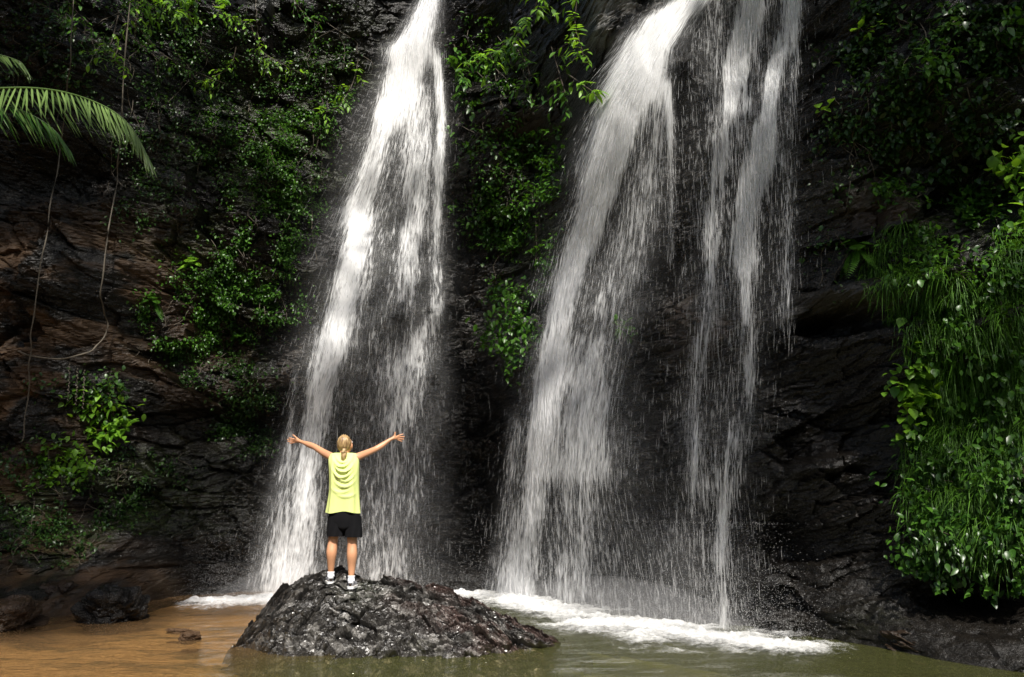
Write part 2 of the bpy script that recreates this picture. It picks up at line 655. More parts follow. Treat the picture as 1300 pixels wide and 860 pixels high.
# ------------------------------------------------------------------ ground, pool
gx, gy = np.meshgrid(np.linspace(-16, 14, 240), np.linspace(-4, 18, 180))
px_, py_ = project(gx, np.maximum(gy, 1), gx * 0)
sandy = sstep(-1.2, -3.6, gx + 1.6 * (fbm(gx * 0.6, gy * 0.6, 3, 3) - 0.5) - 0.15 * (gy - 9))
bedz = -0.16 - 0.45 * (1 - sandy) + 0.10 * (fbm(gx * 1.2, gy * 1.2, 4, 4) - 0.5)
mb, t = new_mat('pool_bed_silt')
q = NT(t)
tc = q.n('TexCoord').outputs['Object']
nz = q.noise(q.mapping(tc, (.8, 1.6, 1)), 1.5, 6, 0.7)
nf = q.noise(tc, 14, 5, 0.7)
sa = q.mixc(q.math('MULTIPLY', nf, 1.3, True), (0.30, 0.15, 0.06), (0.52, 0.33, 0.17))
gr = q.mixc(nz, (0.070, 0.080, 0.022), (0.22, 0.23, 0.070))
c = q.mixc(q.attr('sand'), gr, sa)
c = q.mixc(q.ramp(nz, [(0.50, (0, 0, 0)), (0.62, (0.8, 0.8, 0.8))]), c, (0.035, 0.034, 0.016))
p = q.principled(Base_Color=c, Roughness=0.9)
q.l(q.bump(nf, 0.5, 0.05), p.inputs['Normal'])
q.out(p.outputs[0])
bed = mesh_obj('pool_bed', np.stack([gx, gy, bedz], -1).reshape(-1, 3), grid_faces(180, 240), mb, attrs={'sand': sandy.ravel()})
tag(bed, 'silty orange and olive bed of the shallow pool', 'pool bed', kind='structure')

mw, t = new_mat('murky_pool_water')
q = NT(t)
tc = q.n('TexCoord').outputs['Object']
h1 = q.noise(q.mapping(tc, (1.2, 3.0, 1)), 2.2, 4, 0.6)
h2 = q.noise(q.mapping(tc, (1.0, 2.0, 1)), 11, 3, 0.6)
nb = q.bump(h2, 0.7, 0.035, q.bump(h1, 0.7, 0.12))
gl = q.n('BsdfGlossy')
gl.inputs['Roughness'].default_value = 0.06
q.l(nb, gl.inputs['Normal'])
tp = q.n('BsdfTransparent')
tp.inputs[0].default_value = (0.86, 0.80, 0.62, 1)
df = q.n('BsdfDiffuse')
q.l(q.mixc(q.attr('sand'), (0.15, 0.16, 0.055), (0.32, 0.19, 0.09)), df.inputs[0])
murk = q.n('MixShader')
murk.inputs[0].default_value = 0.22
q.l(tp.outputs[0], murk.inputs[1])
q.l(df.outputs[0], murk.inputs[2])
fr = q.n('Fresnel')
fr.inputs[0].default_value = 1.33
q.l(nb, fr.inputs['Normal'])
mx = q.n('MixShader')
q.l(fr.outputs[0], mx.inputs[0])
q.l(murk.outputs[0], mx.inputs[1])
q.l(gl.outputs[0], mx.inputs[2])
q.out(mx.outputs[0])
pool = mesh_obj('pool_water', np.stack([gx, gy, 0.012 * (fbm(gx * 2, gy * 4, 8, 3) - 0.5)], -1).reshape(-1, 3), grid_faces(180, 240), mw,
                attrs={'sand': sandy.ravel()})
tag(pool, 'murky shallow pool, orange at the left and olive green at the right', 'pool', kind='structure')

# forest floor out to the horizon and an unseen slope added behind the camera to block low sky
ggx, ggy = np.meshgrid(np.linspace(-90, 90, 90), np.linspace(-90, 90, 90))
gz = np.where(ggy < -5, np.clip((-5 - ggy) * 0.9, 0, 15), 0) * (0.8 + 0.4 * fbm(ggx * 0.2, ggy * 0.2, 6, 4)) - 1.6
ms = simple_mat('forest_floor_green', (0.030, 0.042, 0.014), 0.95, 3, 0.8, 0.5)
floor_and_added_slope = mesh_obj('forest_floor_with_added_slope', np.stack([ggx, ggy, gz], -1).reshape(-1, 3), grid_faces(90, 90), ms)
tag(floor_and_added_slope, 'dark green wooded ground around the pool, with an unseen slope added to block low sky', 'ground', kind='structure')

# ------------------------------------------------------------------ boulder the person stands on
YCR = 9.95
cr = at([296, 318, 333, 350, 362, 378, 400, 418, 432, 446, 470, 500, 560, 620, 660, 700, 722, 740],
        [832, 800, 782, 762, 751, 740, 730, 726, 721, 732, 738, 741, 755, 775, 795, 812, 824, 845], YCR)
fr_ = ground([296, 310, 340, 450, 600, 690, 722, 740], [826, 828, 835, 839, 839, 834, 818, 815])
bx = np.linspace(-3.55, 0.95, 640)
bs = np.linspace(0, 1.9, 460)
BX, BS = np.meshgrid(bx, bs)
Hc = np.interp(bx, cr[:, 0], cr[:, 2], left=-0.3, right=-0.3)
Hc = np.convolve(np.pad(Hc, 4, mode='edge'), np.ones(9) / 9, 'valid')[None, :]
yf = np.interp(bx, fr_[:, 0], fr_[:, 1])[None, :]
Y_ = np.where(BS < 1, yf + (YCR - yf) * BS, YCR + 1.0 * (BS - 1))
base = -0.25
Zf = base + (Hc - base) * (1 - (1 - np.clip(BS, 0, 1)) ** 1.55)
Zb = base + (Hc - base) * np.clip(1 - ((BS - 1) / 0.9) ** 2, 0, 1)
Z_ = np.where(BS < 1, Zf, Zb)
TX, TS = BX + 0.12 * (fbm(BX * 3, BS * 3, 2, 3) - 0.5), BS * 1.1 + 0.10 * (fbm(BX * 3, BS * 3, 12, 3) - 0.5)
sb = TS - 0.12 * TX + 0.10 * np.sin(TX * 1.7)
d = np.zeros(BX.shape)
v, c_ = blocks(TX / 0.55, sb / 0.22, 101, 1.0)
d += 0.13 * v - 0.03 * (1 - sstep(0, 0.14, c_))
v, c_ = blocks(TX / 0.20, sb / 0.085, 111, 1.2)
d += 0.10 * v - 0.015 * (1 - sstep(0, 0.14, c_))
v, c_ = blocks(TX / 0.075, sb / 0.036, 121, 1.4)
d += 0.048 * v
v, c_ = blocks(TX / 0.03, sb / 0.018, 131, 1.4)
d += 0.022 * v + 0.10 * (fbm(BX * 1.6, BS * 2.2, 141, 4) - 0.5)
Y_ = Y_ - 0.75 * d
Z_ = Z_ + 0.62 * d
PERSON_Y = 9.70
FEET = [at(419.5, 740, PERSON_Y), at(445.5, 746, PERSON_Y - 0.04)]
for F in FEET:                                     # small level steps under the shoes
    w = np.exp(-(((BX - F[0]) / 0.13) ** 2 + ((Y_ - F[1] - 0.02) / 0.22) ** 2) ** 2)
    Z_ = Z_ * (1 - w) + (F[2] - 0.035 + 0.10 * d) * w
bpx, bpv = project(BX, Y_, Z_)
red = sstep(-45, 25, (bpx - 500) * 0.50 - (bpv - 735) * 0.75) * sstep(0.32, 0.55, fbm(BX * 3, BS * 5, 151, 4)) * sstep(1.5, 1.1, BS)
mossb = 0.8 * np.exp(-((bpx - 455) / 30) ** 2 - ((bpv - 748) / 16) ** 2)
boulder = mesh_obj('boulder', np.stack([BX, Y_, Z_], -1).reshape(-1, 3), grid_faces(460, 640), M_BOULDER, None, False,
                   attrs={'soil': np.zeros(BX.size), 'moss': mossb.ravel(), 'pale': 0.7 * sstep(0.52, 0.66, fbm(BX * 9, BS * 22, 161, 4)).ravel(), 'red': red.ravel()})  # pale: random flecks painted in for glints on the wet facets
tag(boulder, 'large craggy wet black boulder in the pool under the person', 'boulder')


def rock(name, label, c, size, seed, soil_=0.0, flat=0.5, group=None):
    """a cracked, faceted stone: a sphere grid squared off and cut by rock blocks"""
    n, m = 90, 130
    th, ph = np.meshgrid(np.linspace(0, 2 * math.pi, m), np.linspace(-math.pi / 2, math.pi / 2, n))
    e = 0.72
    f = lambda a: np.sign(a) * np.abs(a) ** e
    D = np.stack([f(np.cos(ph)) * f(np.cos(th)), f(np.cos(ph)) * f(np.sin(th)), f(np.sin(ph))], -1)
    nn = fbm(D[..., 0] * 1.2 + seed, D[..., 2] * 1.2 + D[..., 1] * 1.1, seed, 3) - 0.5
    b1, _ = blocks(D[..., 0] * 1.6 + D[..., 1] * 0.8 + seed, D[..., 2] * 1.6 - D[..., 1] * 0.7 + 0.4 * D[..., 0], seed + 5, 1.2)
    b2, _ = blocks(D[..., 0] * 5 + D[..., 1] * 2.5, D[..., 2] * 5.5 - D[..., 1] * 2 + D[..., 0], seed + 9, 1.2)
    r = 1 + 0.5 * nn + 0.26 * b1 + 0.09 * b2
    r[:, -1] = r[:, 0]
    P = D * r[..., None] * np.asarray(size) + np.asarray(c)
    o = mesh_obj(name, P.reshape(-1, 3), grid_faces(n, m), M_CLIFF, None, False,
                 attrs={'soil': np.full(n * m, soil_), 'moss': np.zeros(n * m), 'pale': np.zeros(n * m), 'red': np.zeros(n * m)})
    return tag(o, label, 'rock', group)


g = ground(124, 792)
rock('rock', 'dark squarish wet rock at the water edge of the left bank', g + [0.02, 0.3, 0.15], (0.40, 0.34, 0.30), 3)
g = ground(52, 778)
rock('rock', 'flatter pale streaked rock on the mud beside the squarish dark rock', g + [0, 0.3, 0.22], (0.42, 0.4, 0.22), 8, 0.25)
g = ground(12, 800)
rock('rock', 'dark muddy rock cut by the left edge of the photo', g + [-0.2, 0.2, 0.12], (0.36, 0.4, 0.24), 14, 0.35)
g = ground(240, 812)
rock('rock', 'small brown stone alone in the orange shallow water', g + [0, 0, 0.02], (0.12, 0.10, 0.07), 21, 0.8)
g = ground(228, 802)
rock('rock', 'row of tiny brown pebbles just showing in the orange shallows', g, (0.16, 0.07, 0.035), 25, 0.9)['label'] = 'low brown pebble behind the small stone in the shallows'
g = ground(585, 752)
rock('rock', 'low black rock behind the boulder near the foam', g + [0, -0.2, 0.02], (0.40, 0.3, 0.16), 28)
g = ground(1020, 806)
rock('rock', 'black rock at the cliff foot right of the thin fall', g + [0, 0.3, 0.02], (0.45, 0.35, 0.20), 38)
g = ground(1215, 832)
rock('rock', 'mossy dark rock at the right foot of the cliff', g + [0, 0.3, 0.0], (0.6, 0.4, 0.20), 44, 0.2)

# ------------------------------------------------------------------ waterfalls
def stream_amount(streams, px, py):
    tot = np.zeros(px.shape)
    for st in streams:
        s = np.asarray(st, float)
        c, w, a = (np.interp(py, s[:, 1], s[:, k]) for k in (0, 2, 3))
        y0, y1 = s[0, 1], s[-1, 1]
        e = sstep(y0 - 25, y0 + 5, py) * sstep(y1 + 25, y1 - 5, py)
        r = np.abs(px - c) / w
        tot = tot + a * e * np.exp(-r ** 2.4)
    return tot


YW0 = YC.copy()
for ax in (0, 1):                                   # the nearest rock within a hand's breadth, then smoothed
    for sh in (1, 2, 4):
        YW0 = np.minimum(YW0, np.minimum(np.roll(YW0, sh, ax), np.roll(YW0, -sh, ax)))
YW0 = gblur(YW0, 16) - 0.10


def make_fall(label, streams, bounds, seed, box, mats, n_strand, n_drop):
    b = np.asarray(bounds, float)
    fl = thing('waterfall', label, 'waterfall', (0, 0, 0))
    c0 = ground(0.5 * (b[-1, 1] + b[-1, 2]), b[-1, 0])
    fl.location = [float(v) for v in c0]
    i0, i1 = np.searchsorted(zs, [-0.05, 12.6])
    tops = []
    for li, (lift, mat) in enumerate(mats):
        Yw = YW0 - lift - 0.03 * (fbm(GX * 5, GZ * 1.5, seed + li, 3) - 0.3) * (1 + li)
        px, py = project(GX, Yw, GZ)
        sel = (px > box[0]) & (px < box[2]) & (py > -60) & (py < box[3]) & (GZ > -0.02)
        amt = stream_amount(streams, px, py)
        amt = np.where(sel, amt, 0)
        xl, xr = np.interp(py, b[:, 0], b[:, 1]), np.interp(py, b[:, 0], b[:, 2])
        u = (px - xl) / (xr - xl)
        wm = np.mean(b[:, 2] - b[:, 1]) / 80.0
        keep = amt > 0.012
        fq = grid_faces(len(zs), len(xs))
        kf = keep.ravel()[fq].any(1)
        fq = fq[kf]
        used = np.unique(fq)
        remap = np.full(GX.size, -1)
        remap[used] = np.arange(len(used))
        P = np.stack([GX, Yw, GZ], -1).reshape(-1, 3)[used]
        uvv = np.stack([(u * wm).ravel()[used], GZ.ravel()[used]], -1)
        mesh_obj('water_curtain', P, remap[fq][:, ::-1], mat, fl, True, uv=uvv, attrs={'amount': np.clip(amt, 0, 1.5).ravel()[used]})
        if li == 0:
            tops = (P, amt.ravel()[used], u.ravel()[used])
    # separate strands and drops thrown clear of the rock
    P, amt, u = tops
    pr = np.clip(amt, 0, 1.0) ** 1.25
    pr /= pr.sum()
    k = RNG.choice(len(P), n_strand, p=pr)
    Q = P[k] + RNG.normal(0, 0.012, (n_strand, 3))
    a_k = np.clip(amt[k], 0.1, 1)
    qx, qy = project(Q[:, 0], Q[:, 1], Q[:, 2])
    xl0, xr0 = (np.interp(qy - 8, b[:, 0], b[:, j]) for j in (1, 2))
    xl1, xr1 = (np.interp(qy + 8, b[:, 0], b[:, j]) for j in (1, 2))
    slope = ((xl1 + u[k] * (xr1 - xl1)) - (xl0 + u[k] * (xr0 - xl0))) / 16.0
    slope = np.clip(slope, -1.0, 0.6) + RNG.normal(0, 0.035, n_strand)
    L = np.clip(RNG.gamma(2.0, 0.085, n_strand), 0.03, 0.6) * (0.6 + 0.6 * a_k)
    R = RNG.uniform(0.0018, 0.0052, n_strand) * (0.6 + 0.6 * a_k)
    Q[:, 1] -= np.abs(RNG.normal(0.05, 0.07, n_strand))
    s = np.array([0.0, 0.35, 0.7, 1.0])
    wd = np.array([0.15, 0.8, 1.0, 0.1])
    S = Soup()
    th = np.arange(3) * 2 * math.pi / 3
    ctr = Q[:, None] + np.stack([slope[:, None] * L[:, None] * s, -0.05 * L[:, None] * s, -L[:, None] * s], -1)
    ctr[..., 2] = np.maximum(ctr[..., 2], 0.01)
    ring = np.stack([np.cos(th), np.sin(th), 0 * th], -1)
    VV = ctr[:, :, None] + (R[:, None] * wd)[:, :, None, None] * ring
    base_ = (np.arange(n_strand) * 12)[:, None, None]
    f = np.array([[r * 3 + j, r * 3 + (j + 1) % 3, r * 3 + 3 + (j + 1) % 3, r * 3 + 3 + j] for r in range(3) for j in range(3)]) + base_
    o = mesh_obj('water_strands', VV.reshape(-1, 3), f.reshape(-1, 4), M_STRAND, fl)
    o['kind'] = 'stuff'
    return fl


M_F1, M_F2, M_F3 = fall_mat('falling_water', 1.0, 2.5, 0.13), fall_mat('falling_water_veil', 4.0, 2.2, 0.10), fall_mat('falling_water_thin', 7.0, 2.4, 0.14, 0.60)
M_STRAND = drop_mat('water_strand', 0.30)

LEFT = [
    [(549, -60, 15, 1.0), (546, 0, 16, .95), (536, 30, 20, .8), (524, 60, 24, .85)],
    [(518, 66, 28, 1.0), (516, 90, 22, 1.1), (510, 120, 18, .62), (500, 150, 22, .5)],
    [(497, 110, 18, .45), (487, 160, 14, .66), (475, 200, 16, .52), (462, 240, 18, .56), (450, 270, 22, .78), (455, 300, 18, .78), (445, 340, 18, .8), (437, 380, 20, .72),
     (420, 440, 22, .75), (408, 490, 20, .7), (395, 560, 20, .58), (385, 640, 24, .55), (375, 700, 26, .62), (368, 750, 28, .7)],
    [(556, 80, 7, .75), (561, 150, 6, .75), (560, 200, 6, .65), (556, 260, 6, .5), (554, 310, 8, .5), (554, 350, 9, .48), (556, 388, 11, .42)],
    [(530, 120, 20, .40), (535, 200, 22, .46), (530, 260, 20, .44), (520, 330, 16, .42), (515, 380, 16, .25)],
    [(556, 396, 10, .34), (545, 415, 20, .40), (528, 445, 30, .42), (516, 480, 36, .36), (520, 560, 42, .28), (510, 640, 48, .24), (500, 745, 50, .2)],
    [(540, 20, 22, .25), (505, 150, 62, .38), (487, 300, 78, .42), (470, 450, 92, .40), (458, 600, 98, .36), (452, 750, 112, .42)],
    [(375, 480, 4, .45), (369, 540, 5, .45), (360, 600, 12, .38), (345, 680, 18, .36), (335, 750, 24, .42)],
]
LEFT_B = [(-60, 527, 567), (0, 520, 566), (60, 488, 566), (120, 476, 568), (200, 450, 568), (300, 412, 566), (400, 386, 567), (500, 364, 568), (600, 344, 570), (760, 318, 575)]
RIGHT = [
    [(905, -60, 24, 1.3), (880, 0, 26, 1.4), (845, 25, 31, 1.4), (826, 60, 29, 1.45), (808, 110, 33, 1.6), (790, 150, 28, 1.5), (775, 190, 24, 1.35), (765, 230, 22, 1.25),
     (755, 270, 17, 1.15), (740, 310, 16, 1.15), (725, 350, 16, 1.1), (712, 390, 17, 1.05), (704, 430, 18, .85), (698, 480, 19, .85), (690, 520, 18, .8), (684, 570, 17, .7),
     (678, 620, 18, .62), (670, 670, 18, .62), (662, 720, 20, .66), (655, 765, 22, .8)],
    [(800, 50, 16, .3), (770, 130, 20, .4), (745, 200, 22, .42), (735, 260, 20, .4), (715, 320, 22, .36), (690, 370, 20, .3)],
    [(846, 115, 9, .5), (838, 180, 18, .42), (820, 240, 26, .34), (800, 300, 32, .28), (780, 360, 36, .25), (760, 430, 34, .24), (745, 520, 28, .28), (735, 600, 28, .25), (720, 760, 34, .28)],
    [(849, 120, 3.5, .6), (852, 180, 4, .55), (852, 260, 5, .35), (850, 320, 6, .2)],
    [(655, 535, 7, .45), (650, 600, 8, .35), (640, 690, 14, .35), (632, 760, 20, .45)],
    [(720, 440, 55, .25), (740, 600, 90, .33), (770, 740, 120, .40), (790, 800, 130, .45)],
    [(835, 100, 16, .1), (822, 180, 34, .20), (805, 260, 48, .26), (775, 360, 60, .27), (750, 480, 66, .27), (735, 600, 70, .27)],
]
RIGHT_B = [(-60, 868, 935), (0, 835, 902), (60, 800, 862), (130, 752, 856), (200, 724, 858), (300, 692, 856), (400, 668, 846), (500, 652, 828), (600, 640, 820), (810, 615, 860)]
VEIL = [
    [(962, -60, 12, 1.1), (955, 15, 12, 1.05), (945, 40, 14, 1.15), (938, 80, 11, 1.0), (930, 115, 9, .75), (922, 150, 9, .42), (915, 200, 12, .55), (905, 240, 13, .42), (900, 310, 12, .32)],
    [(1006, -60, 13, .75), (1000, 40, 12, .78), (990, 70, 12, .78), (980, 100, 11, .7), (975, 130, 11, .75), (962, 190, 15, .7), (952, 230, 14, .8), (946, 290, 12, .95), (945, 330, 14, 1.0),
     (945, 362, 8, .45), (950, 430, 11, .38), (950, 480, 9, .65), (948, 505, 7, .35)],
    [(1016, -20, 5, .45), (1008, 80, 5, .45), (1000, 140, 6, .35), (1000, 220, 10, .28), (998, 330, 13, .4), (995, 405, 11, .34)],
    [(978, 150, 8, .5), (974, 205, 12, .58), (966, 240, 8, .3)],
    [(906, 320, 8, .34), (900, 400, 13, .34), (886, 440, 11, .45), (880, 500, 10, .34), (880, 560, 15, .42), (885, 615, 17, .38)],
    [(942, 530, 20, .25), (925, 600, 15, .34), (918, 650, 7, .62), (913, 700, 7, .8), (912, 732, 7, .42), (918, 800, 14, .36)],
    [(935, -40, 72, .50), (935, 150, 70, .42), (932, 300, 68, .36), (915, 450, 66, .27), (900, 600, 60, .3), (890, 810, 70, .38)],
    [(985, 570, 22, .22), (960, 600, 20, .22), (975, 545, 10, .2)],
]
VEIL_B = [(-60, 868, 1036), (0, 866, 1030), (150, 858, 1020), (300, 852, 1012), (450, 846, 1000), (600, 838, 980), (810, 830, 980)]
make_fall('left waterfall, widening behind the person with outstretched arms', LEFT, LEFT_B, 200, (290, -60, 620, 775),
          [(0.0, M_F1), (0.14, M_F2)], 12000, 0)
make_fall('brightest waterfall, a thick white chute slanting down the middle of the cliff', RIGHT, RIGHT_B, 300, (590, -60, 960, 815),
          [(0.02, M_F1), (0.17, M_F2)], 12000, 0)
make_fall('thin broken waterfall trickling over black rock right of the thick chute', VEIL, VEIL_B, 400, (820, -60, 1070, 815),
          [(0.0, M_F3)], 9000, 0)

# ------------------------------------------------------------------ foam and spray where the water lands
def foam(label, line, seed, gain):
    L_ = np.asarray(line, float)
    g = ground(L_[:, 0], L_[:, 1])
    x0, x1, y0, y1 = g[:, 0].min() - 1.6, g[:, 0].max() + 1.8, g[:, 1].min() - 1.5, g[:, 1].max() + 1.2
    nx, ny = int((x1 - x0) / 0.02), int((y1 - y0) / 0.025)
    X, Y = np.meshgrid(np.linspace(x0, x1, nx), np.linspace(y0, y1, ny))
    dmin = np.full(X.shape, 9.0)
    for i in range(len(g) - 1):
        a, b = g[i, :2], g[i + 1, :2]
        e = b - a
        t_ = np.clip(((X - a[0]) * e[0] + (Y - a[1]) * e[1]) / (e @ e), 0, 1)
        wq = L_[i, 2] + t_ * (L_[i + 1, 2] - L_[i, 2])
        dmin = np.minimum(dmin, np.hypot(X - a[0] - t_ * e[0], Y - a[1] - t_ * e[1]) / wq)
    n_ = fbm(X * 2.2, Y * 2.2, seed, 4)
    amt = np.clip(gain * np.exp(-dmin ** 1.6) + 1.1 * (n_ - 0.5) * sstep(2.4, 1.0, dmin), 0, 1.3)
    amt *= sstep(2.6, 1.5, dmin)
    boil = np.clip(amt, 0, 1) * (0.02 + 0.09 * fbm(X * 7, Y * 7, seed + 3, 3) ** 1.5 + 0.05 * fbm(X * 20, Y * 20, seed + 6, 2))
    keep = amt > 0.02
    fq = grid_faces(ny, nx)
    fq = fq[keep.ravel()[fq].any(1)]
    used = np.unique(fq)
    rm = np.full(X.size, -1)
    rm[used] = np.arange(len(used))
    P = np.stack([X, Y, 0.012 + boil], -1).reshape(-1, 3)[used]
    o = mesh_obj('foam', P, rm[fq], M_FOAM, None, True, attrs={'amount': amt.ravel()[used]})
    tag(o, label, 'foam', kind='stuff')
    return g


M_FOAM, t = new_mat('white_foam')
q = NT(t)
tc = q.n('TexCoord').outputs['Object']
nn = q.math('ADD', q.math('MULTIPLY', q.noise(q.mapping(tc, (1, 1.8, 1)), 7, 5, 0.65), 0.6), q.math('MULTIPLY', q.noise(tc, 34, 4, 0.7), 0.4))
al = q.math('MULTIPLY', q.math('ADD', q.math('SUBTRACT', nn, 0.5), q.math('SUBTRACT', q.math('MULTIPLY', q.attr('amount'), 0.75), 0.33)), 1.8, True)
tp = q.n('BsdfTransparent')
mx = q.n('MixShader')
q.l(al, mx.inputs[0])
q.l(tp.outputs[0], mx.inputs[1])
q.l(water_bsdf(q, q.bump(nn, 0.4, 0.05)), mx.inputs[2])
q.out(mx.outputs[0])

FOAM_L = foam('white foam where the left fall lands behind the boulder', [(245, 768, .35), (290, 768, .7), (345, 766, .95), (400, 764, .9), (480, 758, .8), (560, 756, .7)], 500, 1.05)
FOAM_R = foam('broad white foam under the two right falls', [(596, 757, .5), (650, 766, .75), (700, 779, .9), (760, 794, .95), (830, 805, 1.0), (900, 815, .95), (960, 821, .8), (1005, 826, .45)], 520, 1.1)


def spray(label, g, n, hmax, seed):
    r = np.random.default_rng(seed)
    k = r.uniform(0, len(g) - 1.001, n)
    i = k.astype(int)
    f = (k - i)[:, None]
    P = g[i] * (1 - f) + g[i + 1] * f
    P = P + np.stack([r.normal(0, 0.28, n), r.normal(0.15, 0.30, n), np.minimum(r.exponential(hmax, n), hmax * 4) + 0.02], -1)
    P[:, 1] = np.minimum(P[:, 1], ysurf(P[:, 0], P[:, 2]) - 0.03)
    R = r.uniform(0.0016, 0.0042, n)
    D = np.array([[1, 0, -.4], [-.5, .87, -.4], [-.5, -.87, -.4], [0, 0, 1.3]])
    V = P[:, None] + R[:, None, None] * D
    f3 = np.array([[0, 1, 3], [1, 2, 3], [2, 0, 3], [0, 2, 1]]) + (np.arange(n) * 4)[:, None, None]
    o = mesh_obj('spray', V.reshape(-1, 3), f3.reshape(-1, 3), M_DROP)
    tag(o, label, 'spray', kind='stuff')


def mist(label, g, h, dens):
    """a low bank of fine mist: one closed lens shaped body of even density"""
    n, k = len(g), 16
    c = spline(g, 24)
    c[:, 1] = np.minimum(c[:, 1], ysurf(c[:, 0], c[:, 2] + .3) - 0.1)
    th_ = np.linspace(0, 2 * math.pi, k, endpoint=False)
    f_ = np.sin(np.linspace(0.02, math.pi - 0.02, 24)) ** 1.3
    V = np.stack([c + np.array([0, .75 * math.cos(a), h * math.sin(a) + .05]) * f_[:, None] for a in th_], 1)
    F = [(i * k + j, i * k + (j + 1) % k, (i + 1) * k + (j + 1) % k, (i + 1) * k + j) for i in range(23) for j in range(k)]
    m_, t_ = new_mat('fine_mist')
    q_ = NT(t_)
    pv = q_.n('VolumePrincipled')
    pv.inputs['Color'].default_value = (.95, .95, .95, 1)
    pv.inputs['Density'].default_value = dens
    o_ = q_.n('OutputMaterial')
    q_.l(pv.outputs[0], o_.inputs['Volume'])
    o = mesh_obj('mist', V.reshape(-1, 3), np.array(F), m_)
    tag(o, label, 'mist', kind='stuff')


mist('pale mist hugging the foot of the left fall', FOAM_L, .62, .20)
mist('pale mist hugging the feet of the right falls', FOAM_R, .62, .22)
M_DROP = drop_mat('water_drop', 0.5)
spray('fine drops of spray around the foot of the left fall', FOAM_L, 14000, 0.42, 1)
spray('fine drops of spray around the feet of the right falls', FOAM_R, 20000, 0.34, 2)

# ------------------------------------------------------------------ the person on the boulder (seen from behind, arms spread)
M_SKIN = simple_mat('skin', (0.50, 0.25, 0.135), 0.42, 60, 0.06, 0.22)
M_HAIR = None
m, t = new_mat('blonde_hair')
q = NT(t)
tc = q.n('TexCoord').outputs['Object']
hn = q.noise(q.mapping(tc, (90, 30, 12)), 1.0, 3, 0.6)
p = q.principled(Base_Color=q.mixc(q.ramp(hn, [(0.35, (0, 0, 0)), (0.65, (1, 1, 1))]), (0.12, 0.06, 0.022), (0.52, 0.36, 0.17)), Roughness=0.4)
q.l(q.bump(hn, 0.6, 0.01), p.inputs['Normal'])
q.out(p.outputs[0])
M_HAIR = m
M_SHIRT = simple_mat('lime_yellow_jersey', (0.64, 0.72, 0.26), 0.85, 300, 0.08, 0.03, 0.2)
M_SHORTS = simple_mat('black_shorts_cloth', (0.006, 0.006, 0.007), 0.9, 200, 0.1, 0.2, 0.1)
M_SHOE = simple_mat('grey_white_trainer', (0.42, 0.42, 0.44), 0.6, 120, 0.2, 0.25)
M_SOLE = simple_mat('white_rubber_sole', (0.75, 0.75, 0.73), 0.6)
M_DARK = simple_mat('dark_rubber', (0.02, 0.02, 0.022), 0.6)
M_SOCK = simple_mat('white_sock', (0.78, 0.80, 0.84), 0.9, 200, 0.2)
M_EYE = simple_mat('eye_white', (0.75, 0.73, 0.70), 0.2)
M_LIP = simple_mat('lip', (0.45, 0.16, 0.13), 0.5)


def Q(px, py, dy=0.0):
    return at(px, py, PERSON_Y + dy)


pz = 0.5 * (FEET[0] + FEET[1])
person = thing('person', 'person in lime sleeveless top and black shorts on the boulder, arms spread wide', 'person', pz)


def skin_body(nodes, edges, root):
    """nodes: name -> (point, radius); one continuous skinned surface"""
    names = list(nodes)
    me = bpy.data.meshes.new('body')
    me.from_pydata([tuple(nodes[k][0]) for k in names], [(names.index(a), names.index(b)) for a, b in edges], [])
    ob = bpy.data.objects.new('body', me)
    COL.objects.link(ob)
    md = ob.modifiers.new('skin', 'SKIN')
    md.use_smooth_shade = True
    if not me.skin_vertices:
        bpy.context.view_layer.objects.active = ob
    for i, k in enumerate(names):
        r = nodes[k][1]
        sv = me.skin_vertices[0].data[i]
        sv.radius = r if isinstance(r, tuple) else (r, r)
        sv.use_root = (k == root)
    sd = ob.modifiers.new('sub', 'SUBSURF')
    sd.levels = sd.render_levels = 2
    dg = bpy.context.evaluated_depsgraph_get()
    m2 = bpy.data.meshes.new_from_object(ob.evaluated_get(dg))
    bpy.data.objects.remove(ob)
    m2.transform(parent_inv(person))
    for pl in m2.polygons:
        pl.use_smooth = True
    m2.materials.clear()
    m2.materials.append(M_SKIN)
    o = bpy.data.objects.new('body', m2)
    COL.objects.link(o)
    o.parent = person
    return o


N = {}
E = []


def chain(*items):
    """items: name or (name, point, radius)"""
    prev = None
    for it in items:
        if isinstance(it, tuple):
            N[it[0]] = (it[1], it[2])
            it = it[0]
        if prev:
            E.append((prev, it))
        prev = it


chain(('pelvis', Q(437, 659), (0.135, 0.10)), ('waist', Q(437, 632), (0.118, 0.088)), ('chest', Q(437, 604), (0.135, 0.095)), ('upper', Q(437, 588), (0.12, 0.085)),
      ('neck', Q(437, 577, 0.01), 0.056), ('nape', Q(437.3, 571.5, 0.02), 0.055), ('skull', Q(437.5, 565, 0.025), (0.078, 0.088)), ('crown', Q(437.5, 559.5, 0.02), (0.072, 0.080)))
chain('upper', ('shl', Q(421.5, 580.5, 0.0), 0.052), ('arml', Q(411, 575, 0.10), 0.047), ('elbl', Q(399.5, 567.5, 0.20), 0.039), ('forl', Q(393, 565, 0.26), 0.040),
      ('wrl', Q(384.5, 561.8, 0.34), 0.024), ('pall', Q(378.5, 559.5, 0.385), (0.036, 0.018)))
chain('upper', ('shr', Q(453.5, 580.5, 0.0), 0.052), ('armr', Q(464.5, 576, 0.10), 0.047), ('elbr', Q(476, 571, 0.19), 0.039), ('forr', Q(484, 566.5, 0.23), 0.040),
      ('wrr', Q(495, 558.5, 0.28), 0.024), ('palr', Q(500.5, 556, 0.31), (0.036, 0.018)))
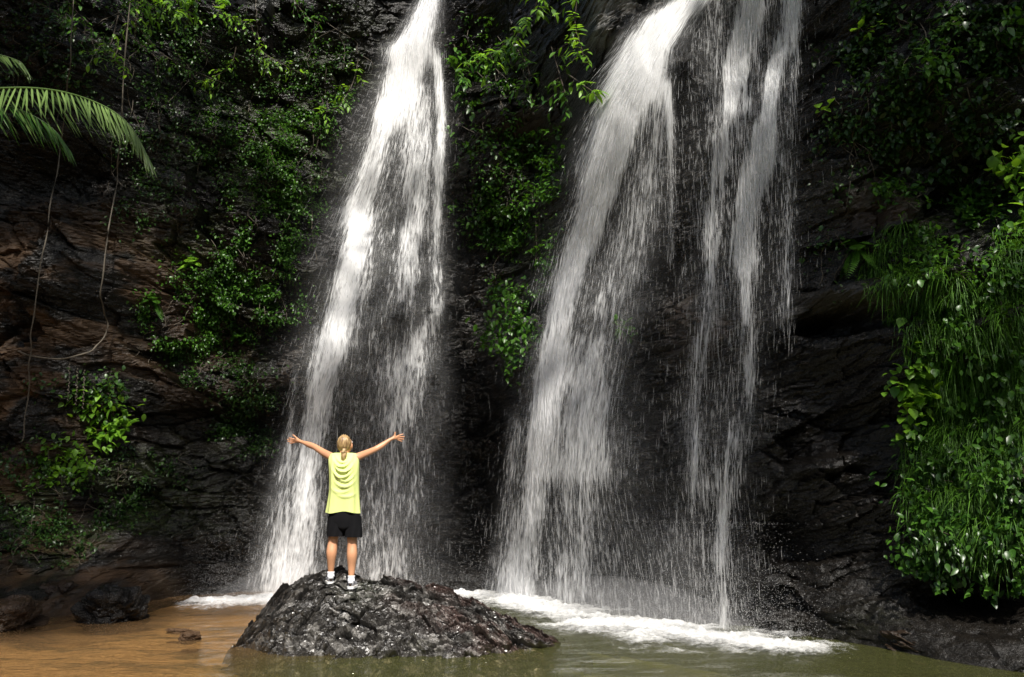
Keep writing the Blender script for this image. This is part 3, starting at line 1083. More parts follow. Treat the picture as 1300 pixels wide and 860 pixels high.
chain('pelvis', ('hipl', Q(427, 667), 0.085), ('thl', Q(424, 677, 0.0), 0.072), ('knl', Q(422.5, 689, 0.01), 0.057), ('cal', Q(421, 700.5, -0.025), 0.072), ('shl2', Q(420.5, 714, -0.005), 0.050),
      ('anl', Q(420, 729, 0.015), 0.034), ('heel_l', Q(419.7, 736, 0.0), 0.032), ('toe_l', Q(418, 737, 0.17), 0.034))
chain('pelvis', ('hipr', Q(447, 667), 0.085), ('thr', Q(447.5, 678, 0.0), 0.072), ('knr', Q(447, 691, 0.01), 0.057), ('car', Q(447, 703.5, -0.025), 0.071), ('shr2', Q(446.5, 719, -0.005), 0.050),
      ('anr', Q(446, 734, -0.02), 0.034), ('heel_r', Q(445.5, 742, -0.04), 0.032), ('toe_r', Q(449, 742, 0.13), 0.034))
# five fingers a hand, rooted in the palm: (tip px, py, depth), radius
HL = {'thumb': [(376.5, 556.3, .375), (373.5, 553.7, .37), (371.2, 552.0, .36)], 'index': [(374, 558.0, .42), (369.2, 556.7, .45), (366.2, 556.2, .455)],
      'middle': [(373.6, 559.4, .425), (368, 558.6, .465), (364.2, 558.3, .475)], 'ring': [(373.6, 560.8, .42), (368.3, 560.8, .46), (365.0, 560.9, .47)], 'little': [(374.4, 562.0, .41), (370, 562.8, .44), (367.4, 563.3, .45)]}
HR = {'thumb': [(501, 552.8, .30), (501.6, 550.2, .30), (501.8, 548.4, .295)], 'index': [(505, 553.6, .335), (509.6, 552.0, .36), (512.4, 551.4, .365)],
      'middle': [(505.6, 555.3, .34), (510.6, 554.8, .375), (514.0, 554.9, .385)], 'ring': [(505.4, 557, .335), (510.2, 557.7, .37), (513.2, 558.2, .38)], 'little': [(504.6, 558.4, .33), (508.6, 560.0, .355), (511.0, 561.0, .365)]}
FR = {'thumb': 0.011, 'index': 0.0092, 'middle': 0.0095, 'ring': 0.009, 'little': 0.008}
for side, H, palm in (('l', HL, 'pall'), ('r', HR, 'palr')):
    for fn, pts in H.items():
        r = FR[fn]
        chain(palm, (fn + side + '1', Q(*pts[0]), r * 1.1), (fn + side + '2', Q(*pts[1]), r), (fn + side + '3', Q(*pts[2]), r * 0.8))
body = skin_body(N, E, 'pelvis')


def ellipsoid(S, c, r, n=14, m_=20, tone=0.5, fn=None, tilt=0.0):
    th, ph = np.meshgrid(np.linspace(0, 2 * math.pi, m_), np.linspace(-math.pi / 2, math.pi / 2, n))
    D = np.stack([np.cos(ph) * np.cos(th), np.cos(ph) * np.sin(th), np.sin(ph)], -1)
    k = np.ones(D.shape[:2]) if fn is None else fn(D)
    P = D * k[..., None] * np.asarray(r)
    c_, s_ = math.cos(tilt), math.sin(tilt)
    P = np.stack([P[..., 0], P[..., 1] * c_ - P[..., 2] * s_, P[..., 1] * s_ + P[..., 2] * c_], -1) + np.asarray(c)
    S.add(P.reshape(-1, 3), f4=grid_faces(n, m_), c=np.full(n * m_, tone))


# face turned up and slightly right (towards the fall); the far side of the head
hc = Q(437.8, 564.5, 0.03)
S = Soup()
ellipsoid(S, hc + [0.012, 0.028, -0.008], (0.074, 0.088, 0.098), tilt=0.25)
ellipsoid(S, hc + [0.030, 0.120, 0.022], (0.014, 0.020, 0.026), tilt=0.5)      # nose
for sx in (-0.066, 0.084):
    ellipsoid(S, hc + [sx, 0.012, -0.018], (0.010, 0.018, 0.030))               # ears
S.build('head', M_SKIN, person)
for sx in (-0.016, 0.062):
    S = Soup()
    ellipsoid(S, hc + [sx, 0.106, 0.035], (0.013, 0.010, 0.009))
    S.build('eye', M_EYE, person)
S = Soup()
ellipsoid(S, hc + [0.026, 0.112, -0.022], (0.024, 0.010, 0.008))
S.build('mouth', M_LIP, person)
S = Soup()
hr = lambda D: (1 + 0.05 * np.sin(D[..., 0] * 26 + 4 * D[..., 2])) * np.where(D[..., 1] > 0.45, 0.80, 1.0)
ellipsoid(S, hc + [-0.006, -0.012, 0.008], (0.084, 0.092, 0.110), 30, 44, fn=hr, tilt=0.3)
tie = Q(436.8, 574.5, -0.085)
tail = spline([tie + [0, 0.02, 0.03], tie, Q(436.4, 579, -0.105), Q(435.8, 583, -0.108), Q(435.6, 587.5, -0.10)], 14)
tube(S, tail, np.interp(np.linspace(0, 1, 14), [0, .18, .3, .6, 1], [.034, .024, .038, .032, .004]), 12)
for k in range(9):
    a = k * 0.7
    tube(S, tail + np.array([0.022 * math.cos(a), 0.014 * math.sin(a), 0]) * np.linspace(0.6, 1.2, 14)[:, None], np.linspace(.010, .002, 14), 5)
S.build('hair', M_HAIR, person)


def loft(name, rings, mat, n=72, fold=None, closed_top=True):
    """rings: (px centre, py, half width m, half depth m, dy)"""
    R_ = np.asarray(rings, float)
    k = 90
    t_ = np.linspace(0, len(R_) - 1, k)
    r = spline(R_, k)
    th = np.linspace(0, 2 * math.pi, n, endpoint=False)
    V = np.zeros((k, n, 3))
    for i in range(k):
        c = Q(r[i, 0], r[i, 1], r[i, 4])
        x, y = np.cos(th), np.sin(th)
        e = 0.85
        x, y = np.sign(x) * np.abs(x) ** e, np.sign(y) * np.abs(y) ** e
        P = np.stack([c[0] + r[i, 2] * x, c[1] + r[i, 3] * y, np.full(n, c[2])], -1)
        if fold is not None:
            P = fold(P, x, y, i / (k - 1), c)
        V[i] = P
    f = []
    for i in range(k - 1):
        for j in range(n):
            f.append((i * n + j, i * n + (j + 1) % n, (i + 1) * n + (j + 1) % n, (i + 1) * n + j))
    return mesh_obj(name, V.reshape(-1, 3), np.array(f)[:, ::-1], mat, person)


def shirt_fold(P, x, y, t, c):
    back = np.clip(-y, 0, 1) ** 0.6
    P = P.copy()
    d_ = np.zeros(len(x))
    dx_ = P[:, 0] - c[0]
    z0 = P[:, 2] - FEET[0][2]
    # swags that sag between the raised shoulders: (lowest height, sideways shift, steepness, depth, width)
    for zl, sx, kq, am, wd in ((1.385, .012, 9.0, .018, .013), (1.335, .0, 8.0, .026, .016), (1.275, .02, 7.0, .030, .018), (1.21, .005, 6.5, .026, .018),
                               (1.165, .035, 7.0, .018, .014), (1.10, .03, 5.0, .018, .017), (1.035, -.01, 3.5, .012, .015), (0.985, .045, 3.0, .012, .014)):
        zc = zl + kq * (dx_ - sx) ** 2
        fade = np.exp(-((dx_ - sx) / .105) ** 4)
        d_ += 1.35 * am * np.exp(-((z0 - zc) / wd) ** 2) * fade * back
    # pulls running down from the armholes, and soft vertical waves at the hem
    for sg, x0, am in ((-1, -.135, .014), (1, .130, .016), (1, .095, .010)):
        d_ += am * np.exp(-((dx_ - x0 - .04 * sg * (1.0 - z0)) / .016) ** 2) * sstep(.15, .4, t) * back
    d_ += 0.012 * np.sin(6.5 * np.arctan2(y, x) + 2.0 * t + .6) * sstep(0.55, 1.0, t)
    P[:, 1] += d_ * np.sign(y)
    P[:, 0] += 0.25 * d_ * np.sign(x)
    P[:, 2] += 0.012 * np.sin(x * 4 + 1) * sstep(0.9, 1.0, t)
    return P


loft('shirt', [(437, 577.5, .062, .060, .01), (437, 575.5, .105, .066, .0), (436.8, 576.2, .150, .068, .0), (436.6, 579.5, .176, .078, .0), (436.5, 586, .184, .105, -.01), (436.8, 596, .180, .128, -.015),
               (437, 610, .176, .135, -.012), (437, 625, .178, .132, -.008), (436.3, 640, .192, .130, -.004), (435.8, 650.5, .206, .132, .0)], M_SHIRT, fold=shirt_fold)


def short_fold(P, x, y, t, c):
    P = P.copy()
    P[:, 1] += 0.008 * np.sin(7 * np.arctan2(y, x) + 3 * t) * t
    return P


S_ = None
o1 = loft('shorts', [(437, 640, .165, .115, 0), (437, 650, .176, .122, 0), (437.3, 658, .184, .124, 0), (437.5, 665, .186, .118, 0), (437.5, 670, .180, .110, 0), (437.5, 674, .10, .085, 0)], M_SHORTS, fold=short_fold)
o2 = loft('shorts', [(427.2, 655, .094, .112, 0), (426.4, 668, .098, .110, 0), (426.4, 674, .104, .108, 0), (426, 681, .103, .106, 0)], M_SHORTS, fold=short_fold)
o3 = loft('shorts', [(447.8, 655, .094, .112, 0), (448.6, 668, .098, .110, 0), (448.8, 674, .104, .108, 0), (449, 682, .103, .106, 0)], M_SHORTS, fold=short_fold)
bm = bmesh.new()
for o in (o1, o2, o3):
    bm.from_mesh(o.data)
bm.to_mesh(o1.data)
bm.free()
for o in (o2, o3):
    bpy.data.objects.remove(o)


def shoe(heel, toe):
    """a trainer from heel to toe, with sole, tread, sock"""
    heel, toe = np.asarray(heel), np.asarray(toe)
    f = toe - heel
    f[2] = 0
    Ln = np.linalg.norm(f)
    f /= Ln
    sd = np.array([f[1], -f[0], 0])
    st = np.linspace(-0.045, Ln + 0.05, 22)
    u_ = (st - st[0]) / (st[-1] - st[0])
    wd = np.interp(u_, [0, .06, .2, .45, .7, .9, 1], [.012, .030, .036, .037, .046, .036, .008])
    hh = np.interp(u_, [0, .06, .2, .4, .6, .85, 1], [.045, .082, .092, .085, .060, .042, .022])
    th = np.linspace(0, 2 * math.pi, 18, endpoint=False)
    zb = heel[2] - 0.045
    V = []
    for s, w_, h_ in zip(st, wd, hh):
        for a in th:
            cx, cz = math.cos(a), math.sin(a)
            V.append(heel + f * s + sd * w_ * np.sign(cx) * abs(cx) ** .7 + np.array([0, 0, zb + 0.022 + 0.5 * h_ * (1 + np.sign(cz) * abs(cz) ** .8) * (1 - .35 * max(0, cz) * abs(cx)) - heel[2]]))
    n = 18
    fc = [(i * n + j, i * n + (j + 1) % n, (i + 1) * n + (j + 1) % n, (i + 1) * n + j) for i in range(21) for j in range(n)]
    o = mesh_obj('shoe', np.array(V), np.array(fc), M_SHOE, person)
    for nm, z0, z1, gr, mt in (('sole', -0.004, 0.024, 1.10, M_SOLE), ('tread', -0.016, -0.005, 1.06, M_DARK)):
        V = []
        for s, w_ in zip(st, wd):
            for sx, z in ((-1, z0), (1, z0), (1, z1), (-1, z1)):
                V.append(heel + f * s * 1.0 + sd * (w_ * gr + .003) * sx + np.array([0, 0, zb + z - heel[2]]))
        fc = [(i * 4 + j, i * 4 + (j + 1) % 4, (i + 1) * 4 + (j + 1) % 4, (i + 1) * 4 + j) for i in range(21) for j in range(4)]
        fc += [(0, 3, 2, 1), (84, 85, 86, 87)]
        mesh_obj(nm, np.array(V), np.array(fc), mt, o, smooth=False)
    S = Soup()                                       # dark heel tab and side flash
    p0 = heel - f * 0.047 + np.array([0, 0, 0.012])
    tube(S, [p0 + sd * a for a in (-0.024, 0, 0.024)], 0.007, 6)
    S.build('heel_tab', M_DARK, o)
    return o


shoe(N['heel_l'][0], N['toe_l'][0])
shoe(N['heel_r'][0], N['toe_r'][0])
for a, b in (('anl', 'heel_l'), ('anr', 'heel_r')):
    S = Soup()
    A, B = N[a][0], N[b][0]
    tube(S, spline([A + [0, 0, .030], A + [0, 0, .0], B + [0, .01, .03]], 10), np.array([.041, .044, .043, .042, .041, .040, .041, .042, .042, .042]), 16)
    S.build('sock', M_SOCK, person)

# ------------------------------------------------------------------ plants
def near(px, py, k):
    """a point k metres in front of the cliff on the line of sight through a photo pixel"""
    P = hit(px, py)
    d = P - [0, 0, CAM_H]
    n = np.linalg.norm(d, axis=1, keepdims=True)
    return np.array([0, 0, CAM_H]) + d * (1 - np.reshape(k, (-1, 1)) / n)


UP = np.array([0, 0, 1.0])
FRONT = np.array([0.05, -0.75, 0.65])


def creeper(label, blobs, n, L, mat, name='creeping_vine', clump=0.5, seed=0, lift=0.16, group='creepers on the rock face', tone=(0.1, 1.0)):
    """small leaved creeper hugging the rock: leaves over blobs (px, py, rx, ry), stems running under them"""
    px, py = [], []
    w = np.array([b[2] * b[3] for b in blobs], float)
    for i in RNG.choice(len(blobs), n * 3, p=w / w.sum()):
        b = blobs[i]
        a, r = RNG.uniform(0, 2 * math.pi), math.sqrt(RNG.uniform()) * (1 + 0.18 * RNG.normal())
        px.append(b[0] + b[2] * r * math.cos(a))
        py.append(b[1] + b[3] * r * math.sin(a))
    px, py = np.array(px), np.array(py)
    cl = fbm(px / 26.0, py / 22.0, 600 + seed, 3)
    k = np.argsort(-(cl + RNG.normal(0, 0.07 + 0.1 * (1 - clump), len(px))))[:n]
    px, py = px[k], py[k]
    P = hit(px, py)
    nr = cnormal(P)
    P = P + nr * (RNG.uniform(0.0, 1, n) ** 1.6 * lift)[:, None]
    c0 = hit(blobs[0][0], blobs[0][1])[0]
    th_ = thing(name, label, 'creeper', c0, group)
    S = Soup()
    D = nr * 0.55 + RNG.normal(0, 0.65, (n, 3)) + [0, -0.1, -0.45]
    Nn = nr * 0.5 + UP * 0.7 + RNG.normal(0, 0.35, (n, 3))
    Ls = L * RNG.uniform(0.6, 1.35, n)
    tn = np.clip(RNG.uniform(tone[0], tone[1], n) ** 1.5, 0, 1)
    leaves(S, P, D, Nn, Ls, Ls * RNG.uniform(0.24, 0.36, n), tn)
    S.build('foliage', mat, th_)
    S = Soup()
    for b in blobs:
        for _ in range(max(2, int(b[2] / 14))):
            x, y = b[0] + RNG.uniform(-.8, .8) * b[2], b[1] - b[3] * RNG.uniform(.2, 1)
            pts = []
            for s in range(7):
                pts.append((x, y))
                x += RNG.normal(0, b[2] * .14)
                y += b[3] * 0.26
            pp = np.array(pts)
            tube(S, spline(near(pp[:, 0], pp[:, 1], np.full(7, 0.05)), 18), 0.006, 4)
    S.build('stem', M_VINE, th_)
    return th_


def branch(label, path, k, n_twig, L, mat, seed=0, twig=0.35, w=0.36, per=9, group='leafy branches hanging over the rock', rad=0.012, sag=0.45, name='leafy_branch', tone=(0.0, 1.0)):
    """a drooping leafy branch: main stem through photo pixels, side twigs with alternate leaves"""
    pth = np.asarray(path, float)
    B = near(pth[:, 0], pth[:, 1], np.linspace(k[0], k[1], len(pth)))
    main = spline(B, 26)
    th_ = thing(name, label, 'branch' if name == 'leafy_branch' else 'plant', main[0], group)
    S, W = Soup(), Soup()
    tube(W, main, np.linspace(rad, rad * .35, 26), 6)
    n_twig = int(n_twig * 2.1)
    L = L * 1.45
    for i in range(n_twig):
        f = (0.12 + 0.88 * (i + RNG.uniform()) / n_twig) * 25
        b = main[int(min(f, 25))]
        d = rdir(1, [0, -0.25, -0.15], 0.55)[0]
        ln = twig * RNG.uniform(0.5, 1.25)
        s = np.linspace(0, 1, 8)[:, None]
        tw = b + d * ln * s - UP * sag * ln * s ** 2
        tube(W, tw, np.linspace(.005, .002, 8), 4)
        m_ = max(3, int(per * RNG.uniform(.7, 1.2)))
        ss = np.linspace(0.15, 1.0, m_)
        P = b + d * ln * ss[:, None] - UP * sag * ln * ss[:, None] ** 2
        T = d - UP * 2 * sag * ss[:, None]
        side = np.cross(d, UP)
        side /= np.linalg.norm(side) + 1e-6
        sg = np.where(np.arange(m_) % 2 == 0, 1.0, -1.0)[:, None]
        D = 0.55 * T + 0.75 * side * sg + RNG.normal(0, .22, (m_, 3)) + [0, -0.15, -.25]
        Nn = UP * 0.9 + FRONT * 0.5 + RNG.normal(0, .28, (m_, 3))
        Ls = L * RNG.uniform(.65, 1.2, m_)
        leaves(S, P, D, Nn, Ls, Ls * w * RNG.uniform(.42, .58, m_) * 2 * .55, np.clip(RNG.uniform(tone[0], tone[1], m_), 0, 1))
    S.build('foliage', mat, th_)
    W.build('stem', M_BARK, th_)
    return th_


def bush(label, px, py, rx, ry, n, L, mat, w=0.32, depth=0.35, droop=0.3, group='bushes rooted in the rock face', name='shrub', tone=(0, 1.0), stems=9):
    """a bush rooted on the rock: stems fan out from the root, leaves fill an uneven crown"""
    c = hit(px, py)[0]
    sc_ = np.linalg.norm(c) / FPX
    th_ = thing(name, label, 'shrub', c, group)
    S, W = Soup(), Soup()
    root = c + [0, 0.1, -0.3 * ry * sc_]
    tips = []
    for i in range(stems):
        a = 2 * math.pi * (i + RNG.uniform(0, .8)) / stems
        r = RNG.uniform(0.35, 0.95)
        e = c + np.array([math.cos(a) * rx * sc_ * r, -depth * RNG.uniform(.3, 1.2), math.sin(a) * ry * sc_ * r])
        mid = 0.5 * (root + e) + [0, -0.1, 0.12 * ry * sc_]
        p_ = spline([root, mid, e], 10)
        tube(W, p_, np.linspace(.010, .003, 10), 5)
        tips.append(p_)
    tips = np.array(tips)
    i = RNG.integers(0, stems, n)
    j = RNG.integers(3, 10, n)
    P = tips[i, j] + RNG.normal(0, 1, (n, 3)) * np.array([rx * sc_ * .17, depth * .22, ry * sc_ * .17])
    yy = ysurf(P[:, 0], P[:, 2]) - 0.04
    P[:, 1] = np.minimum(P[:, 1], yy)
    D = rdir(n, [0, -0.45, -droop], 0.6)
    Nn = UP * .8 + FRONT * .5 + RNG.normal(0, .33, (n, 3))
    Ls = L * RNG.uniform(.6, 1.3, n)
    leaves(S, P, D, Nn, Ls, Ls * w * RNG.uniform(.75, 1.2, n), np.clip(RNG.uniform(tone[0], tone[1], n), 0, 1))
    S.build('foliage', mat, th_)
    W.build('stem', M_BARK, th_)
    return th_


def fern(label, px, py, n, ln, mat, lean=(0, -0.6, 0.4), group='ferns on the rock face', spread=0.55):
    c = near(px, py, 0.05)[0]
    th_ = thing('fern', label, 'fern', c, group)
    for i in range(n):
        S = Soup()
        d = rdir(1, lean, spread)[0]
        s = np.linspace(0, 1, 12)[:, None]
        l_ = ln * RNG.uniform(.7, 1.15)
        r = c + d * l_ * s - UP * 0.65 * l_ * s ** 2
        tube(S, r, np.linspace(.005, .002, 12), 4, 0.3)
        m_ = 17
        ss = np.linspace(.12, 1, m_)
        P = c + d * l_ * ss[:, None] - UP * .65 * l_ * ss[:, None] ** 2
        T = d - UP * 1.3 * ss[:, None]
        T /= np.linalg.norm(T, axis=1, keepdims=True)
        sd = np.cross(T, UP)
        sd /= np.linalg.norm(sd, axis=1, keepdims=True) + 1e-6
        for sg in (-1, 1):
            D = sd * sg + .55 * T
            Ls = l_ * .30 * np.sin(np.clip(ss, .05, .97) * math.pi) ** .7 + .01
            leaves(S, P, D, np.cross(sd, T) * 1.0 + UP * .6, Ls, Ls * .17, RNG.uniform(.3, 1, m_), 0.25, 0.1)
        S.build('frond', mat, th_)
    return th_


def palm_frond(par, pts, n, ln, mat, seed, hang=1.0):
    """rachis through 3-D points, paired leaflets hanging from it"""
    r = np.random.default_rng(seed)
    R_ = spline(pts, 60)
    S = Soup()
    tube(S, R_, np.linspace(.020, .004, 60), 6, .45)
    f = np.linspace(4, 59, n)
    for sg in (-1, 1):
        i = f.astype(int)
        P = R_[i]
        T = np.gradient(R_, axis=0)[i]
        T /= np.linalg.norm(T, axis=1, keepdims=True)
        sd = np.cross(T, UP)
        sd /= np.linalg.norm(sd, axis=1, keepdims=True) + 1e-6
        u = f / 59
        D = sd * sg * (.6 - .25 * u)[:, None] + T * (.25 + .75 * u ** 2)[:, None] - UP * (hang * (.72 - .30 * u))[:, None] + r.normal(0, .09, (n, 3))
        D /= np.linalg.norm(D, axis=1, keepdims=True)
        Ls = ln * np.interp(u, [0, .25, .6, .9, 1], [.75, 1.0, .95, .6, .4]) * r.uniform(.9, 1.08, n)
        Nn = sd * -sg * .2 + UP * .5 + FRONT * 0.8
        # strap shaped leaflet
        X = np.cross(D, Nn)
        X /= np.linalg.norm(X, axis=1, keepdims=True)
        rows = []
        for s, w in ((0, .5), (.15, 1), (.5, .95), (.8, .6), (1, .05)):
            c = P + D * (Ls * s)[:, None] - UP * (Ls * .14 * s * s)[:, None]
            h = np.cross(X, D) * (0.006 * w)
            rows += [c - X * .0125 * w - h, c, c + X * .0125 * w - h]
        V = np.stack(rows, 1)
        q4 = [(3 * a + b, 3 * a + b + 1, 3 * a + b + 4, 3 * a + b + 3) for a in range(4) for b in range(2)]
        F = np.array(q4) + (np.arange(n) * 15)[:, None, None]
        S.add(V.reshape(-1, 3), f4=F.reshape(-1, 4), c=np.repeat(r.uniform(.2, 1, n), 15))
    S.build('frond', mat, par)


def plain(pts, Y):
    return np.array([at(x, y, Y + d) for x, y, d in pts])


# palm growing just outside the left edge; its fronds reach into view
PY_ = 9.6
pb = at(-150, 150, PY_)
palm = thing('palm_tree', 'palm whose long frond arches in from the left edge, high beside the cliff', 'palm', [pb[0], PY_, -0.2])
S = Soup()
zt = pb[2] - 0.1
tp_ = spline([[pb[0] - .25, PY_ + .1, -0.6], [pb[0] - .1, PY_, zt * .5], [pb[0], PY_, zt]], 24)
tube(S, tp_, np.linspace(.13, .09, 24) * (1 + .06 * np.sin(np.arange(24) * 2.4)), 14)
S.build('trunk', M_BARK, palm)
palm_frond(palm, plain([(-150, 150, 0), (-70, 122, -.15), (10, 112, -.3), (75, 116, -.35), (130, 134, -.4), (165, 160, -.42), (188, 200, -.42)], PY_), 70, .62, M_PALM, 1)
palm_frond(palm, plain([(-150, 150, 0), (-90, 130, .25), (-30, 128, .5), (25, 140, .65), (65, 162, .75), (88, 190, .8)], PY_), 46, .55, M_LEAF, 2)
palm_frond(palm, plain([(-150, 150, 0), (-110, 90, .3), (-60, 62, .6), (-10, 68, .8), (24, 78, .9), (34, 90, .95)], PY_), 46, .36, M_PALM, 3)
palm_frond(palm, plain([(-150, 150, 0), (-200, 90, .2), (-280, 80, .3), (-360, 120, .4)], PY_), 40, .6, M_LEAF, 4)

# bright twigs hanging in at the top left
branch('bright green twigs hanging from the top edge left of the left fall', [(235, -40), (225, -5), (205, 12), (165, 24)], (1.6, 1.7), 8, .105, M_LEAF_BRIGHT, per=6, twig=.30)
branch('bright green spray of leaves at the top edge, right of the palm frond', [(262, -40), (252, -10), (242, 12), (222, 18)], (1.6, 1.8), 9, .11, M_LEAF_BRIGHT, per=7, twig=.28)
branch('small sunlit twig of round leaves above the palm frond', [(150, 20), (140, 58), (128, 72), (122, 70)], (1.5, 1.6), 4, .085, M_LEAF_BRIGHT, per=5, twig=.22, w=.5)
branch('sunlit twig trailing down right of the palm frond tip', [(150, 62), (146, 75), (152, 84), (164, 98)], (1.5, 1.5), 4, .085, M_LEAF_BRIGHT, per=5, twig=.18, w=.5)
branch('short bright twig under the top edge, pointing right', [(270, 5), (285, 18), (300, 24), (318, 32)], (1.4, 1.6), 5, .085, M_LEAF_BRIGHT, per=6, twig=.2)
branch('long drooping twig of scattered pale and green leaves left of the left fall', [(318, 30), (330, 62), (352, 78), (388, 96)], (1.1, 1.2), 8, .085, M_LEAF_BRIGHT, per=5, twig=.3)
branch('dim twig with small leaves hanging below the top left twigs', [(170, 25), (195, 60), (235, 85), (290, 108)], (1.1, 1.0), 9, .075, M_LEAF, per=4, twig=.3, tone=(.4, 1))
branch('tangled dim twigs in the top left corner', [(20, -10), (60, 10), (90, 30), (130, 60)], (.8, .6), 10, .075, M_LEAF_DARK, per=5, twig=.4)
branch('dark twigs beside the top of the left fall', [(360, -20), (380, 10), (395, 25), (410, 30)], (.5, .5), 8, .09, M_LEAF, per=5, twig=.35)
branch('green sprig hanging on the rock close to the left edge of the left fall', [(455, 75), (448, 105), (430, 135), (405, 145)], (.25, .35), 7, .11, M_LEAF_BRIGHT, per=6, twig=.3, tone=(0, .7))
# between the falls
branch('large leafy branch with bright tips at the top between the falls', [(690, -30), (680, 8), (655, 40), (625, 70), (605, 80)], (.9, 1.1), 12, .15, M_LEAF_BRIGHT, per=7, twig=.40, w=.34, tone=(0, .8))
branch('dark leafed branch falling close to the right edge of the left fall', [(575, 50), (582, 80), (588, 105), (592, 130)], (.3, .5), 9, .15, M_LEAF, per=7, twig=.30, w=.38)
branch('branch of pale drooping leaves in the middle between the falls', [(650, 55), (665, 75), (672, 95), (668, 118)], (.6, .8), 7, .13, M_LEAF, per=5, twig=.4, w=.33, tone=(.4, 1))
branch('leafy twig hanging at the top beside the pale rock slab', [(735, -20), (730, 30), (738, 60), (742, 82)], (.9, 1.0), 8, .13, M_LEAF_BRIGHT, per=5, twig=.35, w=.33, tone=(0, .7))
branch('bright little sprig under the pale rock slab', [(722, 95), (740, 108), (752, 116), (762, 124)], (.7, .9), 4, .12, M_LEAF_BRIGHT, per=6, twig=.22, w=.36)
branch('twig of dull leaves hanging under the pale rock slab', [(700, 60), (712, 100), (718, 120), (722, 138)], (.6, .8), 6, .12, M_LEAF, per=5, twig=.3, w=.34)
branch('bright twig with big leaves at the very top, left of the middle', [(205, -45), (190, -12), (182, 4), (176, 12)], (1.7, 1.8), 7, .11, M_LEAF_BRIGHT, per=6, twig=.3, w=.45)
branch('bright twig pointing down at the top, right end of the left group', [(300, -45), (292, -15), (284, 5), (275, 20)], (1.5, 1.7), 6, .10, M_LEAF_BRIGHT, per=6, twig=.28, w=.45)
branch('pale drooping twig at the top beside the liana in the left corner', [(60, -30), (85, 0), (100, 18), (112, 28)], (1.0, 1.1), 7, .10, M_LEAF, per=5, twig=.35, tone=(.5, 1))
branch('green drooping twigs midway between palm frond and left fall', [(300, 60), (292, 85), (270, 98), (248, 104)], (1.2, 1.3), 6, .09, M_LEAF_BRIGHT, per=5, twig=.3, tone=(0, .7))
# creepers
creeper('dense small leaved creeper over the rock left of the left fall', [(335, 300, 55, 60), (300, 400, 75, 45), (240, 430, 60, 30), (350, 360, 40, 60), (380, 260, 35, 70), (270, 340, 60, 60), (215, 390, 50, 30)], 9500, .062, M_LEAF, seed=1)
creeper('dark creeper climbing along the left edge of the left fall', [(370, 180, 55, 70), (420, 110, 30, 60), (330, 220, 55, 50), (290, 180, 50, 40)], 5200, .062, M_LEAF, seed=2)
creeper('dark wet leaves over the hollow beside the outstretched left hand', [(310, 550, 45, 35), (320, 495, 50, 25), (260, 470, 50, 30)], 2600, .065, M_LEAF_DARK, seed=3)
creeper('sparse creeper down the upper left rock', [(100, 40, 110, 45), (230, 60, 110, 60), (60, 110, 60, 50)], 3400, .072, M_LEAF_DARK, seed=4, clump=.2)
creeper('thin scattered creeper over the dark rock between palm and left fall', [(230, 170, 90, 70), (330, 120, 60, 60), (400, 50, 60, 50), (180, 260, 60, 40)], 3200, .066, M_LEAF_DARK, seed=11, clump=.4)
creeper('scattered creeper on the dark overhang between the two big falls', [(620, 160, 50, 40), (680, 200, 40, 50), (600, 250, 30, 60), (640, 100, 60, 50), (610, 60, 40, 40)], 1600, .095, M_LEAF, seed=12, clump=.4)
creeper('sparse creeper between the falls at mid height', [(640, 280, 40, 50), (690, 300, 25, 80), (650, 220, 40, 30), (660, 350, 40, 50)], 2300, .085, M_LEAF, seed=5)
creeper('sparse glossy leaved creeper across the upper right rock', [(1180, 60, 120, 70), (1200, 150, 80, 60), (1120, 60, 60, 60), (1270, 40, 40, 60), (1120, 160, 60, 50), (1250, 200, 50, 60)], 4600, .085, M_LEAF_DARK, seed=6, clump=.3)
creeper('scattered leaves over the wet ledges right of the thin fall', [(1080, 200, 50, 60), (1100, 130, 50, 50), (1060, 330, 40, 40)], 500, .07, M_LEAF_DARK, seed=13, clump=.3)
creeper('low mossy creeper on the left bank under the bushes', [(120, 640, 80, 40), (60, 690, 60, 30), (190, 600, 60, 30), (40, 620, 50, 60)], 2600, .06, M_LEAF_DARK, seed=7)
creeper('leafy creeper below the overhang at the middle right', [(1170, 240, 70, 25), (1240, 260, 40, 30)], 700, .085, M_LEAF, seed=8)
# ferns and bushes
fern('bright fern hanging in the middle of the dense creeper', 246, 335, 7, .42, M_LEAF_BRIGHT)
fern('small light green fern left of the bright one', 196, 382, 6, .32, M_LEAF)
fern('green fern above the drooping left bank bush', 300, 425, 5, .30, M_LEAF)
fern('wispy fern hanging at the left end of the hanging grass', 1088, 315, 8, .36, M_LEAF)
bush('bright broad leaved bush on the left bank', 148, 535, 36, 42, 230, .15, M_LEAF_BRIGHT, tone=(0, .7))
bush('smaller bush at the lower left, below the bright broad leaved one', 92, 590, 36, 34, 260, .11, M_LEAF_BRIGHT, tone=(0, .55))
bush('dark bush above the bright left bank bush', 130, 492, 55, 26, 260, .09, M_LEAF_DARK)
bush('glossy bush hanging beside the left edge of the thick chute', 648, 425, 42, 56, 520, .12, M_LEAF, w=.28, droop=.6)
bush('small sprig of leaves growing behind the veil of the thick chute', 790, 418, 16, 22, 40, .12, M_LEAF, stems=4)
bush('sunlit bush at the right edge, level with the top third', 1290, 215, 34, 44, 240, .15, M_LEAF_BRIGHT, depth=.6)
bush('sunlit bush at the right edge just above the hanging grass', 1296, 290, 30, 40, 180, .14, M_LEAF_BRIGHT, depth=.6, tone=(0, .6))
bush('broad leaved plant at the left edge of the hanging grass', 1150, 490, 28, 62, 210, .13, M_LEAF_BRIGHT, w=.42, tone=(0, .6))
